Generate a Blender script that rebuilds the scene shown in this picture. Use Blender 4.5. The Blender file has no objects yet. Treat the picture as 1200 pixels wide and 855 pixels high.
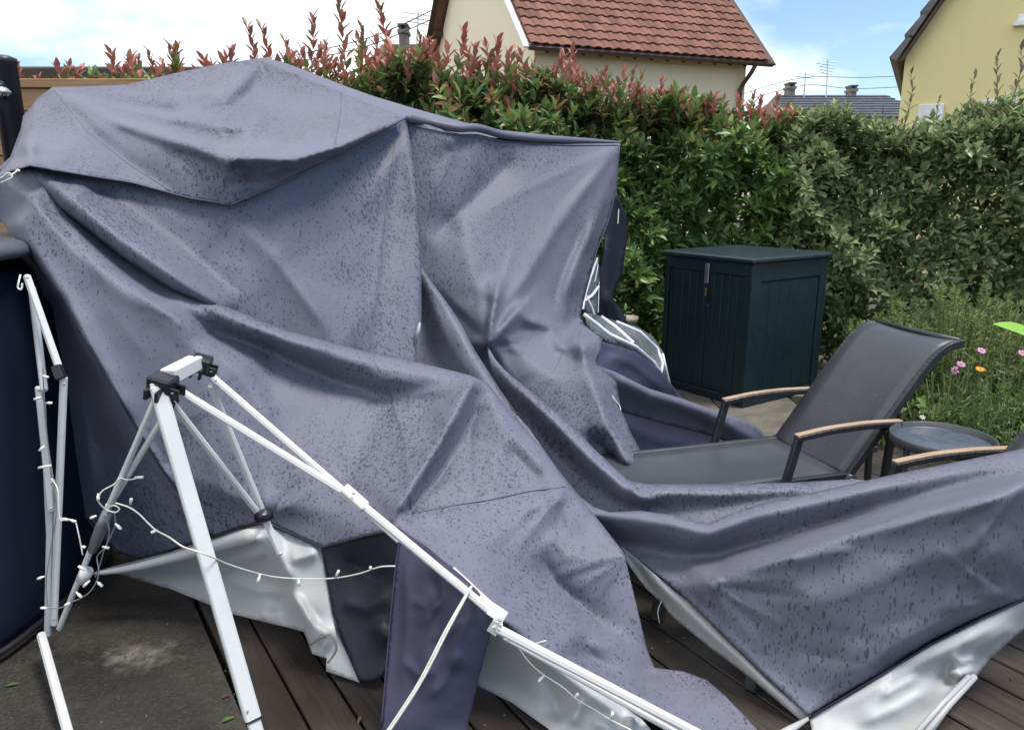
import bpy, math, random
import numpy as np
from mathutils import Vector, Matrix
from mathutils.geometry import delaunay_2d_cdt

SC = bpy.context.scene
COL = SC.collection
random.seed(7); RNG = np.random.default_rng(7)
R = math.radians

# ------------------------------------------------------------------ camera
CAM_H, PITCH, FPX = 1.6, R(13.6), 873.0
cam = bpy.data.cameras.new('camera'); camo = bpy.data.objects.new('camera', cam); COL.objects.link(camo)
camo.location = (0, 0, CAM_H); camo.rotation_euler = (math.pi/2 - PITCH, 0, 0)
cam.sensor_width = 36; cam.lens = 36*FPX/1200; cam.clip_end = 2000
SC.camera = camo
cy = SC.cycles; cy.max_bounces = 6; cy.diffuse_bounces = 3; cy.glossy_bounces = 3; cy.transmission_bounces = 5; cy.transparent_max_bounces = 6
cy.caustics_reflective = False; cy.caustics_refractive = False; cy.use_adaptive_sampling = True; cy.adaptive_threshold = 0.02
CP, SP = math.cos(PITCH), math.sin(PITCH)

# ------------------------------------------------------------------ world, sun, exposure
SUN_DIR = Vector((0.36, -0.10, 1.0)).normalized()          # towards the veiled sun
SUN_EL = math.asin(SUN_DIR.z); SUN_AZ = math.atan2(SUN_DIR.x, SUN_DIR.y)
w = bpy.data.worlds.new('World'); SC.world = w; w.use_nodes = True
nt = w.node_tree; nt.nodes.clear()
def wn(t, **k):
    n = nt.nodes.new(t)
    for a, b in k.items(): setattr(n, a, b)
    return n
sky = wn('ShaderNodeTexSky', sky_type='NISHITA', sun_disc=False)
sky.sun_elevation = SUN_EL; sky.sun_rotation = SUN_AZ; sky.air_density = 1.0; sky.dust_density = 0.4; sky.ozone_density = 2.0
tc = wn('ShaderNodeTexCoord'); mp = wn('ShaderNodeMapping'); mp.inputs['Scale'].default_value = (1, 1, 2.2)
mp.inputs['Location'].default_value = (-1.64, 2.774, -2.242)
nz = wn('ShaderNodeTexNoise'); nz.inputs['Scale'].default_value = 2.1; nz.inputs['Detail'].default_value = 6; nz.inputs['Roughness'].default_value = 0.52
dotn = wn('ShaderNodeVectorMath', operation='DOT_PRODUCT'); dotn.inputs[1].default_value = (-.55, .1, 0)
bias = wn('ShaderNodeMath', operation='MULTIPLY_ADD'); bias.inputs[1].default_value = 0.4
rmp = wn('ShaderNodeMapRange'); rmp.inputs['From Min'].default_value = 0.40; rmp.inputs['From Max'].default_value = 0.53
mix = wn('ShaderNodeMix', data_type='RGBA'); cl2 = wn('ShaderNodeTexNoise'); cl2.inputs['Scale'].default_value = 4.5; cl2.inputs['Detail'].default_value = 5
clr = wn('ShaderNodeMapRange'); clr.inputs['From Min'].default_value = .35; clr.inputs['From Max'].default_value = .6
clm = wn('ShaderNodeMix', data_type='RGBA'); clm.inputs[6].default_value = (6.6, 6.9, 7.3, 1); clm.inputs[7].default_value = (8.6, 8.7, 8.8, 1)
bg = wn('ShaderNodeBackground'); bg.inputs['Strength'].default_value = 0.075
out = wn('ShaderNodeOutputWorld')
L = nt.links.new
L(tc.outputs['Generated'], mp.inputs['Vector']); L(mp.outputs[0], nz.inputs['Vector'])
L(tc.outputs['Generated'], dotn.inputs[0]); L(dotn.outputs['Value'], bias.inputs[0]); L(nz.outputs['Fac'], bias.inputs[2])
L(bias.outputs[0], rmp.inputs['Value']); L(rmp.outputs[0], mix.inputs[0])
gain = wn('ShaderNodeVectorMath', operation='MULTIPLY'); gain.inputs[1].default_value = (.85, .9, .95)
L(mp.outputs[0], cl2.inputs['Vector']); L(cl2.outputs['Fac'], clr.inputs['Value']); L(clr.outputs[0], clm.inputs[0]); L(clm.outputs[2], mix.inputs[7])
L(sky.outputs[0], gain.inputs[0]); L(gain.outputs[0], mix.inputs[6]); L(mix.outputs[2], bg.inputs['Color']); L(bg.outputs[0], out.inputs['Surface'])
sun = bpy.data.lights.new('sun', 'SUN'); sun.energy = 1.5; sun.angle = R(18); sun.color = (1, 0.955, 0.88)
suno = bpy.data.objects.new('sun', sun); COL.objects.link(suno)
suno.rotation_euler = (-SUN_DIR).to_track_quat('-Z', 'Y').to_euler()
SC.view_settings.view_transform = 'Standard'; SC.view_settings.look = 'None'
SC.view_settings.exposure = 1.42; SC.view_settings.gamma = 1.0

# ------------------------------------------------------------------ helpers
def P(px, py, d):
    """photo pixel + distance along the optical axis -> world point"""
    x = (px-600)/FPX*d; yc = (427.5-py)/FPX*d
    return Vector((x, d*CP + yc*SP, CAM_H + yc*CP - d*SP))
def PA(a):
    d = a[:, 2]; x = (a[:, 0]-600)/FPX*d; yc = (427.5-a[:, 1])/FPX*d
    return np.stack([x, d*CP+yc*SP, CAM_H+yc*CP-d*SP], 1)
def G(px, py, z=0.0):
    v = (427.5-py)/FPX
    return P(px, py, (z-CAM_H)/(v*CP-SP))

def tag(o, label=None, cat=None, group=None, kind=None):
    if label: o['label'] = label
    if cat: o['category'] = cat
    if group: o['group'] = group
    if kind: o['kind'] = kind
    return o
def empty(name, loc=(0, 0, 0), label=None, cat=None, group=None):
    o = bpy.data.objects.new(name, None); COL.objects.link(o); o.location = loc; o.empty_display_size = 0.1
    return tag(o, label, cat, group)
def base_of(o):
    if o.parent is None: return Vector(o.location)
    return base_of(o.parent)+o.matrix_parent_inverse.translation+o.location
def put(name, me, mats=None, parent=None):
    """link a mesh whose vertices are world coordinates"""
    o = bpy.data.objects.new(name, me); COL.objects.link(o)
    if mats is not None:
        for m in (mats if isinstance(mats, (list, tuple)) else [mats]): me.materials.append(m)
    if parent is not None:
        o.parent = parent; o.matrix_parent_inverse = Matrix.Translation(-base_of(parent))
    return o
def mesh(name, v, f, mats=None, parent=None, smooth=False):
    me = bpy.data.meshes.new(name)
    me.from_pydata([tuple(map(float, p)) for p in v], [], [tuple(map(int, q)) for q in f]); me.update()
    if smooth: me.polygons.foreach_set('use_smooth', [True]*len(me.polygons))
    return put(name, me, mats, parent)
class MB:
    def __init__(s): s.v = []; s.f = []
    def add(s, v, f):
        n = len(s.v); s.v += [tuple(p) for p in v]; s.f += [tuple(i+n for i in q) for q in f]; return s
    def box(s, lo, hi, M=None, ch=0.0):
        x0, y0, z0 = lo; x1, y1, z1 = hi
        if ch <= 0:
            v = [(x0,y0,z0),(x1,y0,z0),(x1,y1,z0),(x0,y1,z0),(x0,y0,z1),(x1,y0,z1),(x1,y1,z1),(x0,y1,z1)]
            f = [(0,3,2,1),(4,5,6,7),(0,1,5,4),(1,2,6,5),(2,3,7,6),(3,0,4,7)]
        else:
            c = ch
            v = [(x0+c,y0+c,z0),(x1-c,y0+c,z0),(x1-c,y1-c,z0),(x0+c,y1-c,z0)]
            f = [(0,3,2,1)]
            for z in (z0+c, z1-c):
                v += [(x0+c,y0,z),(x1-c,y0,z),(x1,y0+c,z),(x1,y1-c,z),(x1-c,y1,z),(x0+c,y1,z),(x0,y1-c,z),(x0,y0+c,z)]
            v += [(x0+c,y0+c,z1),(x1-c,y0+c,z1),(x1-c,y1-c,z1),(x0+c,y1-c,z1)]
            for i in range(8):
                j = (i+1) % 8; f.append((4+i, 4+j, 12+j, 12+i))
            cor = [(0,1,0),(2,3,1),(4,5,2),(6,7,3)]
            f += [(0,1,5,4),(1,2,7,6),(2,3,9,8),(3,0,11,10),(0,4,11),(1,6,5),(2,8,7),(3,10,9)]
            f += [(20,21,22,23),(20,12,13,21),(21,14,15,22),(22,16,17,23),(23,18,19,20),(20,19,12),(21,13,14),(22,15,16),(23,17,18)]
        if M is not None: v = [M @ Vector(p) for p in v]
        return s.add(v, f)
    def tube(s, pts, r, n=8, cap=True):
        pts = [Vector(p) for p in pts]; m = len(pts)
        rr = r if isinstance(r, (list, tuple)) else [r]*m
        base = len(s.v); u = None
        for i, p in enumerate(pts):
            t = (pts[min(i+1, m-1)] - pts[max(i-1, 0)])
            t = t.normalized() if t.length > 1e-9 else Vector((0, 0, 1))
            if u is None: u = t.orthogonal().normalized()
            else:
                u = (u - t*u.dot(t)); u = u.normalized() if u.length > 1e-6 else t.orthogonal().normalized()
            b = t.cross(u)
            for k in range(n):
                a = 2*math.pi*k/n; s.v.append(tuple(p + (u*math.cos(a)+b*math.sin(a))*rr[i]))
        for i in range(m-1):
            for k in range(n):
                k2 = (k+1) % n; a = base+i*n
                s.f.append((a+k, a+k2, a+n+k2, a+n+k))
        if cap:
            s.f.append(tuple(base+k for k in range(n-1, -1, -1))); s.f.append(tuple(base+(m-1)*n+k for k in range(n)))
        return s
    def beam(s, p0, p1, a, b, up=(0, 0, 1), ch=None):
        """rectangular chamfered bar"""
        p0, p1 = Vector(p0), Vector(p1); t = (p1-p0).normalized(); up = Vector(up)
        if abs(t.dot(up)) > .98: up = Vector((0, 1, 0))
        x = t.cross(up).normalized(); y = x.cross(t)
        M = Matrix(((x.x, y.x, t.x, p0.x), (x.y, y.y, t.y, p0.y), (x.z, y.z, t.z, p0.z), (0, 0, 0, 1)))
        c = min(a, b)*.14 if ch is None else ch
        return s.box((-a/2, -b/2, 0), (a/2, b/2, (p1-p0).length), M, c)
    def lathe(s, prof, c=(0, 0, 0), n=24):
        base = len(s.v); m = len(prof); c = Vector(c)
        for r_, z in prof:
            for k in range(n):
                a = 2*math.pi*k/n; s.v.append((c.x+r_*math.cos(a), c.y+r_*math.sin(a), c.z+z))
        for i in range(m-1):
            for k in range(n):
                k2 = (k+1) % n; s.f.append((base+i*n+k, base+i*n+k2, base+(i+1)*n+k2, base+(i+1)*n+k))
        return s
    def build(s, name, mat, parent=None, smooth=False): return mesh(name, s.v, s.f, mat, parent, smooth)

def spline(pts, n=6):
    """Catmull-Rom through points"""
    p = [Vector(q) for q in pts]; o = []
    for i in range(len(p)-1):
        a, b, c, d = p[max(i-1, 0)], p[i], p[i+1], p[min(i+2, len(p)-1)]
        for k in range(n):
            t = k/n
            o.append(.5*((2*b)+(c-a)*t+(2*a-5*b+4*c-d)*t*t+(3*b-a-3*c+d)*t**3))
    o.append(p[-1]); return o

# ------------------------------------------------------------------ materials
class NT:
    def __init__(s, name):
        s.m = bpy.data.materials.new(name); s.m.use_nodes = True; s.t = s.m.node_tree
        s.b = s.t.nodes['Principled BSDF']; s.o = s.t.nodes['Material Output']
    def n(s, t, **k):
        x = s.t.nodes.new(t)
        for a, b in k.items():
            if a.startswith('i_'): x.inputs[a[2:].replace('_', ' ')].default_value = b
            else: setattr(x, a, b)
        return x
    def l(s, a, b): s.t.links.new(a, b)
    def math(s, op, a, b=None, c=None, clamp=False):
        x = s.n('ShaderNodeMath', operation=op, use_clamp=clamp)
        for i, q in enumerate((a, b, c)):
            if q is None: continue
            if isinstance(q, (int, float)): x.inputs[i].default_value = q
            else: s.l(q, x.inputs[i])
        return x.outputs[0]
    def mix(s, f, a, b):
        x = s.n('ShaderNodeMix', data_type='RGBA')
        for i, q in ((0, f), (6, a), (7, b)):
            if isinstance(q, (int, float)): x.inputs[i].default_value = q
            elif isinstance(q, tuple): x.inputs[i].default_value = (*q[:3], 1)
            else: s.l(q, x.inputs[i])
        return x.outputs[2]
    def coords(s, scale=(1, 1, 1), rot=(0, 0, 0), kind='Object'):
        tc = s.n('ShaderNodeTexCoord'); mp = s.n('ShaderNodeMapping')
        mp.inputs['Scale'].default_value = scale; mp.inputs['Rotation'].default_value = rot
        s.l(tc.outputs[kind], mp.inputs['Vector']); return mp.outputs[0]
    def noise(s, co, scale, detail=4, rough=.55, dist=0.0):
        x = s.n('ShaderNodeTexNoise'); x.inputs['Scale'].default_value = scale; x.inputs['Detail'].default_value = detail
        x.inputs['Roughness'].default_value = rough; x.inputs['Distortion'].default_value = dist
        s.l(co, x.inputs['Vector']); return x.outputs['Fac']
    def rng(s, v, a, b, c=0, d=1):
        x = s.n('ShaderNodeMapRange'); s.l(v, x.inputs['Value'])
        for k, q in (('From Min', a), ('From Max', b), ('To Min', c), ('To Max', d)): x.inputs[k].default_value = q
        return x.outputs[0]
    def bump(s, h, strength, dist, nrm=None):
        x = s.n('ShaderNodeBump'); x.inputs['Strength'].default_value = strength; x.inputs['Distance'].default_value = dist
        s.l(h, x.inputs['Height'])
        if nrm is not None: s.l(nrm, x.inputs['Normal'])
        return x.outputs[0]
    def color(s, c):
        if isinstance(c, tuple): s.b.inputs['Base Color'].default_value = (*c[:3], 1)
        else: s.l(c, s.b.inputs['Base Color'])
    def rough(s, r):
        if isinstance(r, (int, float)): s.b.inputs['Roughness'].default_value = r
        else: s.l(r, s.b.inputs['Roughness'])
    def normal(s, n): s.l(n, s.b.inputs['Normal'])

def mul(c, k): return tuple(x*k for x in c)
def plain(name, c, rough=.5, metal=0, var=.12, scale=8, bump=0.0, bscale=60, spec=.5):
    m = NT(name); co = m.coords(); n = m.noise(co, scale, 5)
    m.color(m.mix(m.rng(n, .3, .7), mul(c, 1-var), mul(c, 1+var))); m.rough(m.rng(m.noise(co, scale*2.3, 4), .3, .7, max(rough-.08, .02), min(rough+.1, 1)))
    m.b.inputs['Metallic'].default_value = metal; m.b.inputs['Specular IOR Level'].default_value = spec
    if bump: m.normal(m.bump(m.noise(co, bscale, 5), bump, .01))
    return m.m

def fabric(name, c, spots=1.0, rough=.5, crumple=.25, wet=.42, streak=.55):
    """coated polyester with rain spots soaked into it"""
    m = NT(name); co = m.coords()
    big = m.noise(co, 1.6, 3)
    base = m.mix(m.rng(big, .3, .7), mul(c, .93), mul(c, 1.06))
    if spots > 0:
        cs = m.coords((1, 1, streak)); wob = m.n('ShaderNodeTexNoise'); wob.inputs['Scale'].default_value = 70
        m.l(cs, wob.inputs['Vector'])
        va = m.n('ShaderNodeVectorMath', operation='MULTIPLY_ADD'); va.inputs[1].default_value = (.018,)*3
        m.l(wob.outputs['Color'], va.inputs[0]); m.l(cs, va.inputs[2])
        tot = None
        mask = m.rng(m.noise(co, 1.5, 3), .36, .60, .55, 1.12)
        for sc, hi in ((84, .47), (160, .47)):
            vo = m.n('ShaderNodeTexVoronoi'); vo.inputs['Scale'].default_value = sc; m.l(va.outputs[0], vo.inputs['Vector'])
            sep = m.n('ShaderNodeSeparateColor'); m.l(vo.outputs['Color'], sep.inputs[0])
            thr = m.math('MULTIPLY', m.rng(sep.outputs[0], 0.12, .9, 0, hi*spots), mask)
            sp = m.rng(m.math('SUBTRACT', thr, vo.outputs['Distance']), 0, .05)
            tot = sp if tot is None else m.math('MAXIMUM', tot, sp)
        m.color(m.mix(tot, base, mul(c, wet)))
        m.rough(m.rng(tot, 0, 1, rough, rough-.14))
    else:
        m.color(base); m.rough(rough)
    # one relief: soft crumple plus a few sharp set-in creases
    cw = m.n('ShaderNodeTexNoise'); cw.inputs['Scale'].default_value = 3.5; cw.inputs['Detail'].default_value = 1; m.l(co, cw.inputs['Vector'])
    ca = m.n('ShaderNodeVectorMath', operation='MULTIPLY_ADD'); ca.inputs[1].default_value = (.35,)*3
    m.l(cw.outputs['Color'], ca.inputs[0]); m.l(co, ca.inputs[2])
    rdg = m.n('ShaderNodeTexNoise', noise_type='RIDGED_MULTIFRACTAL'); rdg.inputs['Scale'].default_value = 1.0; rdg.inputs['Detail'].default_value = 2.0
    rm = m.n('ShaderNodeMapping'); rm.inputs['Scale'].default_value = (5.5, 5.5, 2.6); rm.inputs['Rotation'].default_value = (.5, .55, .3); m.l(ca.outputs[0], rm.inputs['Vector']); m.l(rm.outputs[0], rdg.inputs['Vector'])
    hgt = m.math('MULTIPLY_ADD', rdg.outputs['Fac'], .026*crumple, m.math('MULTIPLY', m.noise(ca.outputs[0], 13, 4, .6), .006*crumple))
    m.b.inputs['Specular IOR Level'].default_value = .35
    m.normal(m.bump(hgt, 1.0, 1.0))
    return m.m

PURPLE = (.140, .141, .188)
MAT = {}
MAT['purple'] = fabric('purple_grey_polyester', PURPLE, 1.05, .62, .22, .46)
MAT['purple_drape'] = fabric('purple_grey_polyester_streaked', PURPLE, 1.05, .58, .20, .42, .42)
MAT['purple_hang'] = fabric('purple_grey_polyester_hanging', PURPLE, .76, .58, .24, .52, .30)
MAT['purple_dry'] = fabric('purple_grey_polyester_dry', mul(PURPLE, .9), 0, .5)
MAT['navy'] = fabric('navy_polyester', (.042, .041, .078), 0, .5, .4)
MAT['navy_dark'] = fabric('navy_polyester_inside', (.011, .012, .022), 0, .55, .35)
MAT['silver'] = fabric('silver_lining', (.43, .435, .43), 0, .55, .18)
MAT['silver'].node_tree.nodes['Principled BSDF'].inputs['Metallic'].default_value = .1
MAT['white_metal'] = plain('white_powder_coat', (.63, .635, .62), .32, 0, .05, 5, .03)
MAT['black_plastic'] = plain('black_plastic', (.018, .018, .022), .38, 0, .2)
MAT['steel'] = plain('steel', (.5, .5, .5), .35, .9)
MAT['tape'] = plain('grey_tape', (.2, .2, .2), .4, .3, .2, 40, .3)
MAT['black_metal'] = plain('black_aluminium', (.022, .024, .028), .38, 0, .2, 10)
MAT['cord'] = plain('white_cord', (.72, .70, .62), .6, 0, .1, 60)
MAT['wire_grey'] = plain('grey_wire', (.22, .22, .23), .5)

# ------------------------------------------------------------------ cloth sheets
def resample(poly, step, closed=True):
    p = np.array(poly, float); o = []
    n = len(p)
    for i in range(n if closed else n-1):
        a, b = p[i], p[(i+1) % n]; k = max(1, int(math.hypot(*(b-a)[:2])/step))
        for j in range(k): o.append(a+(b-a)*j/k)
    if not closed: o.append(p[-1])
    return np.array(o)
def inside(pts, poly):
    x, y = pts[:, 0], pts[:, 1]; r = np.zeros(len(pts), bool); n = len(poly)
    for i in range(n):
        x0, y0 = poly[i][:2]; x1, y1 = poly[(i+1) % n][:2]
        c = ((y0 > y) != (y1 > y)); xi = (x1-x0)*(y-y0)/((y1-y0) if y1 != y0 else 1e-9)+x0
        r ^= c & (x < xi)
    return r
def seg_dist(pts, poly):
    """distance, side sign and 0..1 position along an open polyline"""
    best = np.full(len(pts), 1e9); sg = np.ones(len(pts)); tt = np.zeros(len(pts))
    p = np.array(poly, float)[:, :2]; ln = np.hypot(*(p[1:]-p[:-1]).T); tot = ln.sum(); acc = 0
    for i in range(len(p)-1):
        a, e = p[i], p[i+1]-p[i]; q = pts[:, :2]-a
        t = np.clip((q@e)/max(e@e, 1e-9), 0, 1); dv = q-t[:, None]*e
        d = np.hypot(dv[:, 0], dv[:, 1]); c = e[0]*q[:, 1]-e[1]*q[:, 0]
        m = d < best; best[m] = d[m]; sg[m] = np.sign(c[m]); tt[m] = (acc+t[m]*ln[i])/tot; acc += ln[i]
    return best, sg, tt
def vnoise(pts, cell, seed):
    r = np.random.default_rng(seed); g = r.standard_normal((70, 70))
    x = (pts[:, 0]+300)/cell % 68; y = (pts[:, 1]+300)/cell % 68
    i, j = x.astype(int), y.astype(int); fx, fy = x-i, y-j
    fx = fx*fx*fx*(fx*(6*fx-15)+10); fy = fy*fy*fy*(fy*(6*fy-15)+10)
    return (g[i, j]*(1-fx)+g[i+1, j]*fx)*(1-fy)+(g[i, j+1]*(1-fx)+g[i+1, j+1]*fx)*fy
def rays(c, a0, a1, n, l0, l1, amp, w, seed):
    """small tension wrinkles fanning out from a pinched point (angles in degrees, 0 = right, 90 = down)"""
    r = random.Random(seed); o = []
    for k in range(n):
        a = R(a0+(a1-a0)*(k+r.random()*.8)/n); l = r.uniform(l0, l1); s = r.uniform(4, 14); bend = r.uniform(-.12, .12); pts = []
        for t in (0, .33, .66, 1):
            b = a+bend*t; pts.append((c[0]+math.cos(b)*(s+l*t), c[1]+math.sin(b)*(s+l*t), (.5, 1, .6, 0)[(0, .33, .66, 1).index(t)]))
        o.append((pts, .85*amp*r.uniform(.5, 1.2)*(1 if k % 3 else -1), w*r.uniform(.5, 1.0), w*r.uniform(.6, 1.5)))
    return o
FOLD = 1.4
def creases(x0, x1, y0, y1, n, amp, seed, a0=20, a1=70):
    """long faint straight creases that break a panel into flat facets"""
    r = random.Random(seed); o = []
    for k in range(n):
        cx, cy_ = r.uniform(x0, x1), r.uniform(y0, y1); a = R(r.uniform(a0, a1) if r.random() < .7 else r.uniform(95, 150)); l = r.uniform(35, 110)
        p = [(cx-math.cos(a)*l, cy_-math.sin(a)*l, 0), (cx, cy_, 1), (cx+math.cos(a)*l, cy_+math.sin(a)*l, 0)]
        o.append((p, amp*r.uniform(.4, 1)*r.choice((-1, 1)), r.uniform(6, 30), r.uniform(6, 30)))
    return o
class Sheet:
    """a piece of cloth: outline and fold lines carry measured distances, pleats are added as rounded ridges"""
    def __init__(s, outline, lines=(), folds=(), blur=7, step=5, rough=.004, seed=1, round_edge=False):
        s.folds, s.rough, s.seed, s.step = folds, rough, seed, step
        s.outline = resample([(*q,) for q in ([tuple(v) for v in spline([Vector(q) for q in outline]+[Vector(outline[0])], 3)][:-1] if round_edge else outline)], step)
        cv = []; ce = []
        src = resample(outline, 40)
        n0 = len(src); cv += [tuple(q) for q in src]; ce += [(i, (i+1) % n0) for i in range(n0)]
        for ln in lines:
            b = len(cv); cv += [tuple(q) for q in ln]; ce += [(b+i, b+i+1) for i in range(len(ln)-1)]
        V, E, F, ov, oe, of = delaunay_2d_cdt([Vector(q[:2]) for q in cv], ce, [], 0, 1e-4)
        dep = np.zeros(len(V)); 
        for i, o in enumerate(ov):
            if o: dep[i] = np.mean([cv[k][2] for k in o])
            else: dep[i] = np.nan
        good = ~np.isnan(dep); gp = np.array([tuple(V[i]) for i in range(len(V)) if good[i]]); gd = dep[good]
        for i in np.where(~good)[0]:
            dd = np.hypot(*(gp-np.array(tuple(V[i]))).T); k = np.argsort(dd)[:3]; wt = 1/(dd[k]+1e-6); dep[i] = (gd[k]*wt).sum()/wt.sum()
        ol = s.outline; s.x0, s.y0 = ol[:, 0].min()-10, ol[:, 1].min()-10
        W = int((ol[:, 0].max()+10-s.x0)/2)+2; H = int((ol[:, 1].max()+10-s.y0)/2)+2
        D = np.zeros((H, W)); M = np.zeros((H, W))
        for f in F:
            for k in range(1, len(f)-1):
                a, b, c = [(V[i].x, V[i].y, dep[i]) for i in (f[0], f[k], f[k+1])]
                xa = max(int((min(a[0], b[0], c[0])-s.x0)/2), 0); xb = min(int((max(a[0], b[0], c[0])-s.x0)/2)+2, W)
                ya = max(int((min(a[1], b[1], c[1])-s.y0)/2), 0); yb = min(int((max(a[1], b[1], c[1])-s.y0)/2)+2, H)
                gx, gy = np.meshgrid(np.arange(xa, xb)*2+s.x0, np.arange(ya, yb)*2+s.y0)
                den = (b[1]-c[1])*(a[0]-c[0])+(c[0]-b[0])*(a[1]-c[1])
                if abs(den) < 1e-9: continue
                l1 = ((b[1]-c[1])*(gx-c[0])+(c[0]-b[0])*(gy-c[1]))/den; l2 = ((c[1]-a[1])*(gx-c[0])+(a[0]-c[0])*(gy-c[1]))/den; l3 = 1-l1-l2
                m = (l1 >= -.001) & (l2 >= -.001) & (l3 >= -.001)
                D[ya:yb, xa:xb][m] = (l1*a[2]+l2*b[2]+l3*c[2])[m]; M[ya:yb, xa:xb][m] = 1
        gx, gy = np.meshgrid(np.arange(W)*2+s.x0, np.arange(H)*2+s.y0)
        ins = inside(np.stack([gx.ravel(), gy.ravel()], 1), [tuple(q) for q in src]).reshape(H, W)
        M *= ins; D *= M
        sg = blur/2; k = np.exp(-.5*(np.arange(-int(3*sg)-1, int(3*sg)+2)/sg)**2); k /= k.sum()
        def cv1(A):
            A = np.apply_along_axis(lambda r: np.convolve(r, k, 'same'), 1, A)
            return np.apply_along_axis(lambda r: np.convolve(r, k, 'same'), 0, A)
        DB, MBk = cv1(D), cv1(M); s.D = np.where(MBk > 1e-4, DB/np.maximum(MBk, 1e-4), np.nan)
        for _ in range(12):                                            # extend outwards
            bad = np.isnan(s.D)
            if not bad.any(): break
            Z = np.pad(np.where(bad, 0, s.D), 1); N = np.pad((~bad).astype(float), 1)
            a = sum(Z[1+dy:H+1+dy, 1+dx:W+1+dx] for dx in (-1, 0, 1) for dy in (-1, 0, 1)); c = sum(N[1+dy:H+1+dy, 1+dx:W+1+dx] for dx in (-1, 0, 1) for dy in (-1, 0, 1))
            s.D = np.where(bad & (c > 0), a/np.maximum(c, 1), s.D)
        s.D = np.where(np.isnan(s.D), np.nanmean(s.D), s.D); s.W, s.H = W, H
    def depth(s, pts):
        pts = np.asarray(pts, float)
        x = np.clip((pts[:, 0]-s.x0)/2, 0, s.W-1.01); y = np.clip((pts[:, 1]-s.y0)/2, 0, s.H-1.01)
        i, j = x.astype(int), y.astype(int); fx, fy = x-i, y-j
        d = (s.D[j, i]*(1-fx)+s.D[j, i+1]*fx)*(1-fy)+(s.D[j+1, i]*(1-fx)+s.D[j+1, i+1]*fx)*fy
        for poly, amp, wl, wr in s.folds:
            q, sg, t = seg_dist(pts, poly)
            # taper towards both ends
            tp = np.clip(np.minimum(t, 1-t)*4, 0, 1); tp = tp*tp*(3-2*tp)
            if len(poly[0]) > 2: tp = np.interp(t, np.linspace(0, 1, len(poly)), [z[2] for z in poly])
            ww = np.where(sg > 0, wr, wl); d = d - FOLD*amp*tp*np.exp(-(np.sqrt(q*q+4)-2)/(ww*.8))
        d = d + s.rough*(.7*vnoise(pts, 60, s.seed)+.35*vnoise(pts, 26, s.seed+1)+.16*vnoise(pts, 11, s.seed+2))
        return d
    def build(s, name, mats, parent=None, thick=.0025):
        ol = s.outline[:, :2]; st = s.step
        gx, gy = np.meshgrid(np.arange(s.x0, s.x0+2*s.W, st), np.arange(s.y0, s.y0+2*s.H, st))
        gx = gx+(np.arange(gx.shape[0])[:, None] % 2)*st*.5
        g = np.stack([gx.ravel(), gy.ravel()], 1); g = g[inside(g, [tuple(q) for q in ol])]
        dd, _, _ = seg_dist(g, np.vstack([ol, ol[:1]])); g = g[dd > st*.6]
        n = len(ol); allp = np.vstack([ol, g])
        V, E, F, *_ = delaunay_2d_cdt([Vector(q) for q in allp], [(i, (i+1) % n) for i in range(n)], [], 1, 1e-4)
        p2 = np.array([tuple(q) for q in V]); d = s.depth(p2); w3 = PA(np.column_stack([p2, d]))
        cc = np.array([p2[list(f)].mean(0) for f in F]); ok = inside(cc, [tuple(q) for q in ol])
        F = [f for f, k in zip(F, ok) if k]
        a = F[0]; nn = np.cross(w3[a[1]]-w3[a[0]], w3[a[2]]-w3[a[0]])
        if nn @ (np.array([0, 0, CAM_H])-w3[a[0]]) < 0: F = [tuple(reversed(f)) for f in F]
        o = mesh(name, w3, F, mats, parent, True)
        mo = o.modifiers.new('cloth_thickness', 'SOLIDIFY'); mo.thickness = thick; mo.offset = -1
        if isinstance(mats, (list, tuple)) and len(mats) > 1: mo.material_offset = 1; mo.material_offset_rim = 0
        s.obj = o; return o
    def pts(s, poly, lift=.003, step=8):
        q = resample([(*a[:2], 0) for a in poly], step, False); d = s.depth(q[:, :2])-lift
        return [Vector(v) for v in PA(np.column_stack([q[:, :2], d]))]
    def seam(s, poly, r=.0025, mat=None, lift=.001, name='seam'):
        return MB().tube(s.pts(poly, lift), r, 5).build(name, mat or MAT['purple_dry'], s.obj, True)


# ================================================================== THE SETTING
# ---- ground
m = NT('garden_soil'); co = m.coords()
n1 = m.noise(co, 6, 8, .65); n2 = m.noise(co, .8, 4)
m.color(m.mix(m.rng(n1, .3, .7), m.mix(m.rng(n2, .35, .65), (.045, .035, .024), (.05, .06, .025)), (.11, .09, .065))); m.rough(.95)
m.normal(m.bump(m.noise(co, 45, 6), .6, .03)); MAT['soil'] = m.m
g = mesh('ground', [(-400, -400, -.12), (400, -400, -.12), (400, 400, -.12), (-400, 400, -.12)], [(0, 1, 2, 3)], MAT['soil']); tag(g, kind='structure')

# ---- concrete slab on the left
m = NT('damp_concrete'); co = m.coords()
a = m.noise(co, 1.6, 6, .6); b = m.noise(co, 14, 8, .7); c = m.noise(co, 90, 4, .6)
col = m.mix(m.rng(a, .32, .68), (.012, .0105, .0085), (.036, .031, .025)); col = m.mix(m.rng(b, .45, .75, 0, .55), col, (.058, .054, .046))
col = m.mix(m.rng(c, .50, .72, 0, .6), col, (.085, .076, .062)); pit = m.rng(m.noise(co, 26, 5, .6, .6), .62, .66); col = m.mix(m.math('MULTIPLY', pit, .7), col, (.015, .014, .012))
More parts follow.
